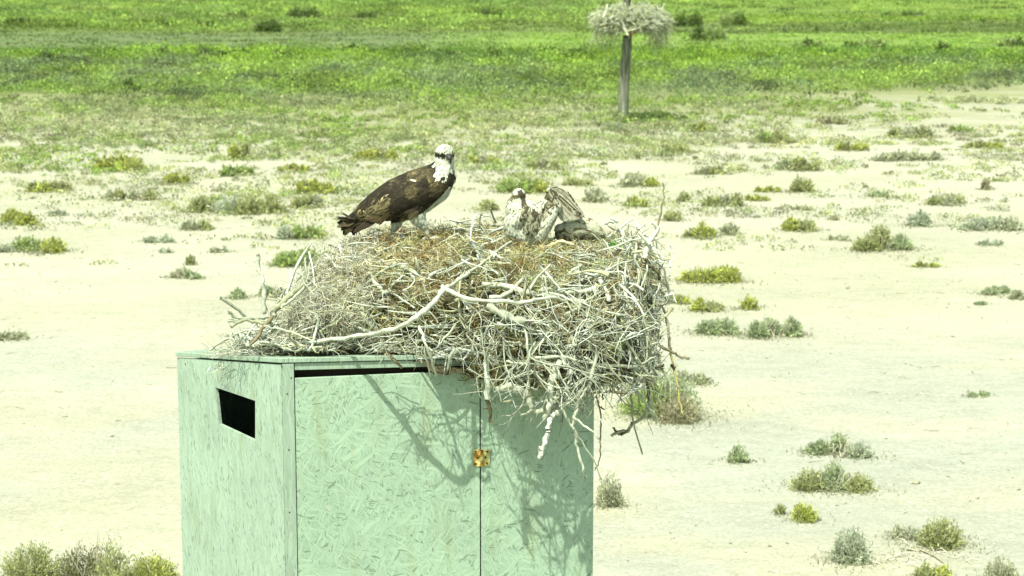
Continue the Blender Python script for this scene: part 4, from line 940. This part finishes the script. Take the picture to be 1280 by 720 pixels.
# ------------------------------------------------------------------ birds
def inside(poly, x, y):
    c_ = False; j = len(poly) - 1
    for i_ in range(len(poly)):
        xi, yi = poly[i_]; xj, yj = poly[j]
        if (yi > y) != (yj > y) and x < (xj - xi) * (y - yi) / (yj - yi) + xi: c_ = not c_
        j = i_
    return c_
class Bird:
    def __init__(s, ox, oy, Y0):
        s.O = P(ox, oy, Y0); s.ox, s.oy = ox, oy; s.k = (P(ox + 1, oy, Y0) - P(ox, oy, Y0)).x; s.bm = bmesh.new()
    def L(s, x, y, dy=0.0): return Vector(((x - s.ox) * s.k, dy, (s.oy - y) * s.k))
    def px(s, v): return (s.ox + v.x / s.k, s.oy - v.z / s.k)
    def ball(s, x, y, r, dy=0, wy=1.0, sx=1.0, sz=1.0):
        c_ = s.L(x, y, dy); q = bmesh.ops.create_icosphere(s.bm, subdivisions=3, radius=1)
        for v in q['verts']: v.co = Vector((v.co.x * r * s.k * sx, v.co.y * r * s.k * wy, v.co.z * r * s.k * sz)) + c_
    def chain(s, pts, wy=1.0):
        for a_, b_ in zip(pts, pts[1:]):
            n_ = max(2, int(math.hypot(b_[0] - a_[0], b_[1] - a_[1]) / (min(a_[2], b_[2]) * .3 + .5)))
            for i_ in range(n_ + 1):
                f_ = i_ / n_; d0 = a_[3] if len(a_) > 3 else 0; d1 = b_[3] if len(b_) > 3 else 0
                s.ball(a_[0] + (b_[0] - a_[0]) * f_, a_[1] + (b_[1] - a_[1]) * f_, a_[2] + (b_[2] - a_[2]) * f_, d0 + (d1 - d0) * f_, wy)
    def slab(s, poly, dy, th, bulge=0.0):
        f_ = [s.bm.verts.new(s.L(x, y, dy - th / 2)) for x, y in poly]; b_ = [s.bm.verts.new(s.L(x, y, dy + th / 2)) for x, y in poly]
        s.bm.faces.new(f_); s.bm.faces.new(b_[::-1])
        for k in range(len(f_)): k2 = (k + 1) % len(f_); s.bm.faces.new((f_[k2], f_[k], b_[k], b_[k2]))
    def remesh(s, voxel=.0035, smooth=6):
        bmesh.ops.recalc_face_normals(s.bm, faces=s.bm.faces)
        me = bpy.data.meshes.new('tmp'); s.bm.to_mesh(me); s.bm.free(); o = bpy.data.objects.new('tmp', me); C.objects.link(o)
        m_ = o.modifiers.new('r', 'REMESH'); m_.mode = 'VOXEL'; m_.voxel_size = voxel
        m2 = o.modifiers.new('s', 'SMOOTH'); m2.iterations = smooth; m2.factor = .5
        dg = bpy.context.evaluated_depsgraph_get(); ev = o.evaluated_get(dg); em = ev.to_mesh()
        s.V = [v.co.copy() for v in em.vertices]; s.N = [v.normal.copy() for v in em.vertices]; s.F = [tuple(p_.vertices) for p_ in em.polygons]
        ev.to_mesh_clear(); bpy.data.objects.remove(o); bpy.data.meshes.remove(me)
        s.T = BVHTree.FromPolygons(s.V, s.F)
        s.vv = [tuple(v) for v in s.V]; s.ff = list(s.F); s.cc = None
    def paint(s, fn):
        s.cc = [fn(v, nn, *s.px(v)) for v, nn in zip(s.V, s.N)]
    def feather(s, p0, d, Lm, Wm, c0, c1, off=.0015, lift=.004, edge=None, free=False):
        """one vane hugging the body from p0 along d"""
        base = len(s.vv); st = [(0, .45), (.3, .9), (.65, 1), (.9, .7), (1.0, .15)]
        p_ = Vector(p0); d = Vector(d).normalized(); prev = 0
        for k, (t_, w_) in enumerate(st):
            p_ = p_ + d * Lm * (t_ - prev); prev = t_
            if not free:
                q, nn, _i, ds = s.T.find_nearest(p_)
                if q is not None:
                    if ds < .02: p_ = q + nn * (off + lift * t_ * .4)
            else: nn = Vector((0, -1, .15)).normalized()
            side = nn.cross(d)
            if side.length < 1e-5: side = Vector((0, 0, 1))
            side.normalize(); col = [c0[i_] * (1 - t_) + c1[i_] * t_ for i_ in range(3)]; ec = edge or [min(.7, c * 1.5) for c in col]
            for u_, cc_ in ((-1, ec), (0, col), (1, ec)):
                s.vv.append(tuple(p_ + side * u_ * Wm * w_ * .5 + nn * (.0012 if u_ == 0 else 0))); s.cc.append(tuple(cc_))
        for k in range(4):
            for u_ in (0, 1):
                a_ = base + k * 3 + u_; s.ff.append((a_, a_ + 1, a_ + 4, a_ + 3))
    def plumage(s, n_, rule):
        """n_ vanes over the surface, from the rear forwards so that the front ones overlie; rule(v, n, px, py) -> None or dict"""
        idx = [random.randrange(len(s.V)) for _ in range(n_)]
        items = []
        for i_ in idx:
            r_ = rule(s.V[i_], s.N[i_], *s.px(s.V[i_]))
            if r_: items.append((r_['order'], i_, r_))
        items.sort(key=lambda t_: t_[0])
        for m_, (o_, i_, r_) in enumerate(items):
            d = Vector(r_['d']); nn = s.N[i_]; d = d - nn * d.dot(nn)
            if d.length < .05: continue
            s.feather(s.V[i_], d, r_['L'] * s.k, r_['W'] * s.k, r_['c0'], r_['c1'], off=.001 + .0035 * m_ / len(items), edge=r_.get('edge'))
    def finish(s, name, label, cat, group=None):
        me = bpy.data.meshes.new(name); me.from_pydata(s.vv, [], s.ff); me.update()
        at = me.attributes.new('col', 'FLOAT_COLOR', 'POINT'); c4 = np.ones((len(s.vv), 4), np.float32); c4[:, :3] = np.array(s.cc); at.data.foreach_set('color', c4.ravel())
        me.polygons.foreach_set('use_smooth', np.ones(len(me.polygons), bool)); me.materials.append(M_feather)
        o = bpy.data.objects.new(name, me); C.objects.link(o); o.location = s.O; s.o = o
        return tag(o, label, cat, group)
    def sphere(s, name, c_, r, mat, par=None):
        bm = bmesh.new(); bmesh.ops.create_uvsphere(bm, u_segments=16, v_segments=10, radius=r)
        for v in bm.verts: v.co += c_
        return to_obj(name, bm, mat, par or s.o, True)
    def tube(s, name, pts, rad, mat, par=None, sides=8):
        o = tubes_obj(name, [(np.array([list(p_) for p_ in pts]), np.array(rad), np.array((.1, .1, .1)))], mat, par or s.o, sides); return o
    def head_bits(s, hc, r, fw, beak_len=1.0):
        fw = Vector(fw).normalized(); rt = fw.cross(Vector((0, 0, 1))).normalized(); up = rt.cross(fw)
        b0 = hc + fw * r * .72 - up * r * .18
        s.tube('beak', [b0, b0 + fw * r * .35 * beak_len + up * r * .02, b0 + fw * r * .62 * beak_len - up * r * .10, b0 + fw * r * .70 * beak_len - up * r * .34, b0 + fw * r * .60 * beak_len - up * r * .58],
               [r * .34, r * .29, r * .21, r * .12, r * .02], M_beak, None, 12)
        for sg in (-1, 1):
            c_ = hc + (fw * math.cos(.72) + rt * sg * math.sin(.72)).normalized() * r * .86 + up * r * .12
            ey = s.sphere('eye', c_, r * .19, M_eye); s.sphere('pupil', c_ + (c_ - hc).normalized() * r * .085, r * .125, M_pupil, ey)
def head_paint(v, hc, r, fw, white, dark):
    d = v - hc; fw = Vector(fw).normalized(); rt = fw.cross(Vector((0, 0, 1))).normalized(); up = rt.cross(fw)
    f_, s_, u_ = d.dot(fw), abs(d.dot(rt)), d.dot(up); az = math.degrees(math.atan2(s_, f_)); el = math.degrees(math.atan2(u_, math.hypot(f_, s_)))
    nz_ = noise.noise(v * 150) * 16
    if az > 24 and -16 + nz_ < el - max(0, az - 60) * -.12 < 15 + nz_: return dark
    if az < 26 and -22 < el < 14 and az + abs(el) < 30 + nz_: return (.10, .11, .085)
    if el > 18 and az < 34 + nz_ and noise.noise(v * 150) > .02: return tuple(a_ * .35 + b_ * .65 for a_, b_ in zip(white, dark))
    if noise.noise(v * 210) > .24: return tuple(a_ * .6 + b_ * .4 for a_, b_ in zip(white, dark))
    return white
def foot(b, ax, ay, dy, n0):
    """ankle at pixel (ax, ay): three toes forward, one back, each with a talon"""
    for an, ln in ((-.5, 15), (.05, 17), (.6, 14), (2.9, 9)):
        d = Vector((math.cos(an), -math.sin(an) * .9, 0)); p0 = b.L(ax, ay, dy); k = b.k
        p1 = p0 + d * ln * .5 * k + Vector((0, 0, 1.4 * k)); p2 = p0 + d * ln * k - Vector((0, 0, 1.5 * k))
        t_ = b.tube('toe', [p0, p1, p2], [2.2 * k, 1.9 * k, 1.4 * k], M_foot)
        b.tube('talon', [p2, p2 + d * 3 * k + Vector((0, 0, .4 * k)), p2 + d * 5 * k - Vector((0, 0, 2.8 * k))], [1.3 * k, 1.0 * k, .2 * k], M_beak, t_, 6)
WHITE, DARK = (.45, .50, .40), (.0125, .0105, .0052)
# adult
b = Bird(525, 297, 8.95)
b.chain([(450, 268, 7), (462, 263, 13), (478, 257, 19.5), (500, 249.5, 27), (522, 240, 27.5), (540, 231, 24.5), (551, 219, 17), (555, 207, 13.5), (556, 198, 12)], .88)
b.ball(556.5, 192, 12.3, 0, 1.05, 1.02, .98)
b.ball(562, 224, 8, .035); b.ball(550, 226, 17, -.012)
b.chain([(497, 262, 12, .03), (495, 278, 7, .03), (492, 287, 3.4, .03)]); b.chain([(519, 262, 13, -.03), (524, 273, 8, -.035), (530, 281, 4.6, -.035)])
b.remesh()
hc = b.L(556.5, 192); hr_ = 12.3 * b.k; fw = Vector((math.sin(.50), -math.cos(.50), -.12))
wing = [(440, 268), (451, 252), (478, 230), (500, 217), (524, 207), (541, 196), (545, 205), (546, 216), (549, 222), (556, 221), (563, 218), (565, 210), (575, 213), (571, 224), (566, 226), (560, 232), (553, 243), (540, 255), (522, 267), (502, 277), (488, 280), (470, 282), (450, 280)]
def paint_adult(v, nn, x, y):
    if (v - hc).length < hr_ * 1.22 and y < 202: return head_paint(v, hc, hr_, fw, WHITE, DARK)
    if inside(wing, x, y): return DARK
    if y < 212 and x < 547: return tuple(.5 * (a_ + c_) for a_, c_ in zip(WHITE, DARK))
    if y < 226 and noise.noise(Vector((v.x * 260, v.y * 260, v.z * 70))) > (.05 if x < 552 else .28): return tuple(.45 * a_ + .55 * c_ for a_, c_ in zip(WHITE, DARK))
    return tuple(c_ * (.9 + .12 * noise.noise(v * 60)) for c_ in WHITE)
b.paint(paint_adult)
def rule_adult(v, nn, x, y):
    flow = b.L(436, 282) - v; flow.y *= .2; flow.normalize()
    if y < 203 and x > 538: return None
    if inside(wing, x, y):
        back = (550 - x) / 100                                            # 0 at the shoulder .. 1 at the rear
        low = np.clip((y - (262 - (x - 450) * .42)) / 30, -1, 1)
        L_ = 9 + 20 * np.clip(back, 0, 1) + 12 * max(0, low); W_ = 5.5 + 2.5 * np.clip(back, 0, 1)
        if 480 < x < 520 and y > 262: L_, W_ = 7, 4; flow = Vector((-1, 0, .1))
        if 480 < x < 520 and y > 274: return None
        k = math.exp(random.gauss(0, .32)); light = noise.noise(Vector((x, y, 0)) * .05) > .12
        c0 = (.0115 * k, .0095 * k, .0045 * k); c1 = (.015 * k, .0125 * k, .006 * k) if not light else (.062 * k, .054 * k, .025 * k)
        if 455 < x < 500 and abs((y - 268) + (x - 455) * .55) < 12 and random.random() < .6: c1 = (.15, .135, .068)
        ek = random.choice((.5, 1.2, 3.4 if not light else 1.6)); e_ = tuple(c_ * ek for c_ in c1)
        return dict(order=-x + random.uniform(-4, 4), d=flow, L=L_, W=W_, c0=c0, c1=c1, edge=e_)
    if y > 208: 
        k = random.uniform(.85, 1.08); c_ = tuple(w_ * k for w_ in WHITE); return dict(order=-x, d=(-.25, 0, -1), L=7, W=4, c0=c_, c1=c_, edge=c_) if random.random() < .5 else None
    return dict(order=-x, d=(-.5, 0, -1), L=6, W=3, c0=DARK if x < 546 and random.random() < .6 else WHITE, c1=DARK if x < 546 and random.random() < .4 else WHITE) if random.random() < .5 else None
b.plumage(2600, rule_adult)
def vane(p0, p1, W_, c0, dy0, dy1, edge=None):
    a_, c_ = b.L(p0[0], p0[1], dy0), b.L(p1[0], p1[1], dy1); b.feather(a_, c_ - a_, (c_ - a_).length, W_ * b.k, c0, tuple(x_ * 1.3 for x_ in c0), free=True, edge=edge)
BK = (.022, .017, .009)
for k in range(6): vane((470, 262 + k * 1.5), (421 + k * 1.4, 279.5 + k * 1.6), 6.5, (.018, .015, .008), .01 + k * .004, .02 + k * .006)          # tail
for k in range(5): vane((474, 266 + k), (427 + k * 4, 287.5 + k * .8), 5.5, (.03, .026, .014), -.02 + .005 * k, -.015, (.02, .017, .01))
for k in range(5): vane((478, 262 + k * 2), (441 + k * 3, 290 - k * 1.2), 5, BK, -.035, -.04)
for k in range(7): vane((520 - k * 5, 219 + k * 2), (449 + k * 2, 257 + k * .5), 5.5, BK if k % 2 else (.05, .042, .022), .045 - k * .006, .03, (.12, .11, .06) if k in (2, 5) else None)   # far wing edge
for k in range(8): vane((530 - k * 6, 250 + k * 1.6), (455 - k * 1.2 + k * 4, 272 + k * 1.0), 6, (.035, .026, .011), -.075, -.045, (.10, .08, .04) if k % 3 == 0 else None)
vane((514, 222), (522, 224), 2.6, (.36, .38, .28), -.075, -.078)
b.finish('osprey', 'adult dark-brown and white osprey standing on the near nest facing camera', 'bird')
b.head_bits(hc, hr_, fw)
b.tube('leg', [b.L(529, 279, -.035), b.L(534, 289, -.035), b.L(537, 297, -.035)], [3.6 * b.k, 2.9 * b.k, 2.7 * b.k], M_foot); foot(b, 537, 297, -.035, 0)
b.tube('leg', [b.L(492, 284, .03), b.L(491, 291, .03), b.L(492, 298, .03)], [3.2 * b.k, 2.7 * b.k, 2.5 * b.k], M_foot); foot(b, 492, 298, .03, 0)
adult = b.o
# chick with one wing raised
CW, CG, CD = (.43, .47, .37), (.19, .205, .135), (.05, .045, .022)
b = Bird(664, 300, 8.92)
b.chain([(662, 296, 13), (663, 284, 18), (665, 272, 17), (659, 262, 13), (652, 255, 10), (649, 249, 8.5)], .95)
b.ball(648.5, 243.5, 8.8); b.ball(643, 262, 10.5, -.01); b.ball(640, 252, 6, -.01)
b.chain([(652, 268, 10, -.03), (640, 278, 10.5, -.035), (640, 288, 9, -.035), (652, 296, 7, -.03)])                       # drooping wing
b.chain([(674, 294, 9, -.02), (680, 282, 9, -.025), (688, 268, 8, -.02), (694, 257, 7, -.01), (692, 246, 5.5, 0), (687, 238, 4, 0)])   # raised arm
b.chain([(668, 266, 8), (680, 257, 6.5), (688, 246, 5)])
b.slab([(684, 238), (690, 234), (700, 234), (709, 241), (719, 255), (729, 270), (722, 274), (706, 277), (698, 269), (690, 258)], .012, .018)
b.remesh(.003, 4)
hc = b.L(648.5, 243.5); hr_ = 8.8 * b.k; fw = Vector((-.96, -.05, -.25))
arm = [(672, 300), (670, 288), (682, 268), (690, 254), (700, 262), (697, 274), (688, 290), (680, 300)]
mantle = [(650, 238), (655, 240), (657, 252), (664, 259), (674, 262), (684, 250), (682, 240), (690, 232), (704, 236), (716, 248), (734, 274), (722, 268), (708, 252), (698, 244), (692, 252), (686, 264), (676, 284), (664, 292), (656, 284), (650, 268), (652, 255)]
def paint_chick(v, nn, x, y):
    if inside([(646, 238), (652, 236), (656, 244), (659, 258), (652, 259), (651, 248), (648, 243)], x, y): return (.05, .048, .028)
    if y < 252 and x < 662: return head_paint(v, hc, hr_, fw, CW, (.09, .085, .045))
    if inside(arm, x, y): return CW
    if inside(mantle, x, y):
        k = noise.noise(v * 110); return CD if k > .0 and (y < 262 or x > 690) else CG
    if x > 694: return (.30, .32, .24)
    return CW
b.paint(paint_chick)
def rule_chick(v, nn, x, y):
    if y < 254 and x < 660: return None
    if x > 684 and y < 280 and not inside(arm, x, y): fl = Vector((.7, 0, -.75))
    else: fl = Vector((0, 0, -1))
    if inside(arm, x, y) or not inside(mantle, x, y):
        if x > 694 and not inside(arm, x, y): g = random.uniform(.24, .36); return dict(order=-y, d=fl, L=10, W=4, c0=(g, g * 1.06, g * .8), c1=(g, g * 1.06, g * .8))
        return dict(order=-y, d=fl, L=6, W=3, c0=CW, c1=CW, edge=random.choice((CW, (.24, .26, .19)))) if random.random() < .6 else None
    dk = random.random() < (.92 if y < 264 or x > 692 else .42); c_ = CD if dk else CG
    return dict(order=-y, d=fl, L=7, W=4.4, c0=c_, c1=c_, edge=random.choice(((.34, .36, .26), (.05, .045, .02))) if dk else (.26, .28, .19))
b.plumage(1500, rule_chick)
for k in range(9):                                                        # flight feathers fanning down to the right
    vane((692 + k * .6, 239 + k * 3.0), (731 - k * 3.4, 272 + k * .9 - (k > 5) * (k - 5) * 1.0), 5.5, (.075, .065, .035) if k < 3 else (.26, .28, .20), -.004, .0, (.44, .46, .34) if k % 2 == 0 else (.10, .09, .05))
for k in range(6): vane((686 + k * 3, 236 - (k in (2, 3)) * 2 + k * .4), (702 + k * 4.6, 240 + k * 5.0), 4.5, (.06, .05, .025), -.008, -.006, (.45, .47, .36))
b.finish('osprey_chick', 'pale young osprey raising its mottled right wing on the near nest', 'bird', None); b.head_bits(hc, hr_, fw, .8)
# resting chick
b = Bird(722, 300, 9.0)
b.chain([(701, 293, 8), (709, 288, 12), (722, 284, 14.5), (735, 286, 12.5), (746, 291, 8), (753, 295, 4)], 1.0); b.ball(700, 286, 7.5, -.02)
b.remesh(.003, 5)
hc = b.L(700, 286, -.02); hr_ = 7.5 * b.k; fw = Vector((-.7, -.6, -.35))
def paint_c2(v, nn, x, y):
    if (v - hc).length < hr_ * 1.1: return head_paint(v, hc, hr_, fw, (.34, .37, .27), CD)
    return (.30, .32, .22) if noise.noise(v * 60) > -.15 else (.13, .12, .07)
b.paint(paint_c2)
def rule_c2(v, nn, x, y):
    if x < 706: return None
    dk = noise.noise(Vector((x * .12, y * .3, 0))) > .08 or y > 292; c_ = (.11, .10, .055) if dk else (.32, .34, .24)
    return dict(order=x * -1, d=(1, 0, -.35), L=10, W=4.5, c0=c_, c1=tuple(q * 1.1 for q in c_), edge=(.36, .38, .28) if random.random() < .5 else None)
b.plumage(900, rule_c2)
b.finish('osprey_chick', 'grey-brown young osprey lying low behind the raised wing of its sibling', 'bird'); b.head_bits(hc, hr_, fw, .7)
# ------------------------------------------------------------------ second nest on a post out on the flat
DP = dist(155); bs = P(777.5, 155, DP); bs.z = gz1(bs.x, bs.y); tp = P(784, 44, DP + .02)
post = empty('nesting_post', bs, 'thick weathered grey post standing in the scrub under a second nest', 'post')
n_ = 15; pts = []; rad = []
for k in range(n_):
    f_ = k / (n_ - 1); p_ = (tp - bs) * f_; pts.append([p_.x + .008 * math.sin(f_ * 9), p_.y, p_.z - (.15 if k == 0 else 0)]); rad.append(.142 - .022 * f_ + .004 * math.sin(f_ * 31))
tubes_obj('pole', [(np.array(pts), np.array(rad), np.array((.2, .2, .15)))], M_post, post, 18)
M_board = plain('orange_brown_board', (.33, .15, .04), .8)
bm = bmesh.new(); prim_box(bm, (0, 0, 0), (.26, .05, .10)); bmesh.ops.bevel(bm, geom=bm.edges[:], offset=.006, segments=1, affect='EDGES')
o = to_obj('brace', bm, M_board, post); o.location = P(790.5, 41, DP - .17) - bs; o.rotation_euler.y = -.35
fn = empty('osprey_nest', P(788, 38, DP), 'distant shaggy pale stick nest on top of the grey post', 'nest'); FO = np.array(fn.location)
s2 = F / DP
out = []
CN = [(.46, .53, .38), (.38, .45, .30), (.56, .63, .48), (.24, .28, .14), (.42, .46, .24)]
bm = bmesh.new(); bmesh.ops.create_icosphere(bm, subdivisions=4, radius=1)
for v in bm.verts:
    k = 1 + .3 * noise.noise(v.co * 2.5); v.co = Vector((v.co.x * .84 * k, v.co.y * .8 * k, v.co.z * .27 * k + .24))
cn = to_obj('packed_core', bm, M_hay, fn); at = cn.data.attributes.new('col', 'FLOAT_COLOR', 'POINT'); at.data.foreach_set('color', np.tile((.08, .08, .04, 1), len(cn.data.vertices)).astype(np.float32))
for k in range(2200):
    th = random.uniform(0, 6.283); ph = math.acos(random.uniform(-.75, 1)); q = np.array((math.cos(th) * math.sin(ph) * .90, math.sin(th) * math.sin(ph) * .84, math.cos(ph) * .36 + .24)) * random.uniform(.82, 1.16)
    if q[1] > .5 and random.random() < .7: continue
    d = rng.normal(0, 1, 3) * np.array((1, .7, .5)); L = random.uniform(.12, .42)
    if random.random() < .25: d = np.array((q[0] * .9, q[1] * .4, -.8)) + rng.normal(0, .4, 3)
    pts = wander(q, d, L, 5, .22); pts -= (pts.mean(0) - pts[0]) * .7; r = random.uniform(.005, .012); out.append((pts, np.linspace(r, r * .4, 5), np.array(random.choice(CN)) * random.uniform(.75, 1.1)))
for k in range(220):                                                       # straggling ends below the rim
    x_ = random.choice((random.uniform(742, 775), random.uniform(805, 838))); q = np.array(P(x_, random.uniform(30, 42), DP + random.uniform(-.5, .4))) - FO
    d = np.array((rng.normal(0, .4), 0, -1)); pts = wander(q, d, random.uniform(.2, .6), 5, .2); out.append((pts, np.linspace(.006, .002, 5), np.array(random.choice(CN)) * .9))
tubes_obj('stick_mass', out, M_stick, fn, 4)['kind'] = 'stuff'
def fb(pts, r, col):
    q = np.array([list(P(*p_) - Vector(FO)) for p_ in pts]); tubes_obj('branch', [(q, np.linspace(r, r * .6, len(q)), np.array(col))], M_stick, fn, 5)
fb([(773, 20, DP - .95), (780, 32, DP - .95), (786, 44, DP - .9)], .022, (.55, .6, .48)); fb([(783, 39, DP - .95), (792, 37, DP - .95), (800, 34, DP - .9)], .022, (.5, .5, .34))
fb([(813, 38, DP - .3), (814, 52, DP - .3), (817, 69, DP - .3)], .014, (.48, .52, .4)); fb([(745, 36, DP - .3), (740, 52, DP - .3), (735, 66, DP - .3)], .009, (.44, .46, .34))
fb([(754, 22, DP - .8), (758, 12, DP - .8), (759, 5, DP - .8)], .018, (.55, .58, .44)); fb([(826, 13, DP), (831, 4, DP)], .012, (.5, .52, .42)); fb([(800, 34, DP - .9), (800, 40, DP - .9)], .02, (.6, .64, .52))
fb([(815, 12, DP - .7), (828, 22, DP - .7), (841, 33, DP - .6)], .014, (.5, .54, .42)); fb([(785, 44, DP - .95), (779, 34, DP - .95)], .015, (.5, .54, .42))
# the bird on it, seen from behind
r_ = adult.copy(); C.objects.link(r_); r_.location = P(784, 10, DP - .05); r_.rotation_euler.z = math.radians(-98)
r_['label'] = 'distant brown osprey sitting on the nest atop the post, cut by the picture edge'
for ch in list(adult.children):
    c_ = ch.copy(); C.objects.link(c_); c_.parent = r_
    for g in ch.children: d = g.copy(); C.objects.link(d); d.parent = c_
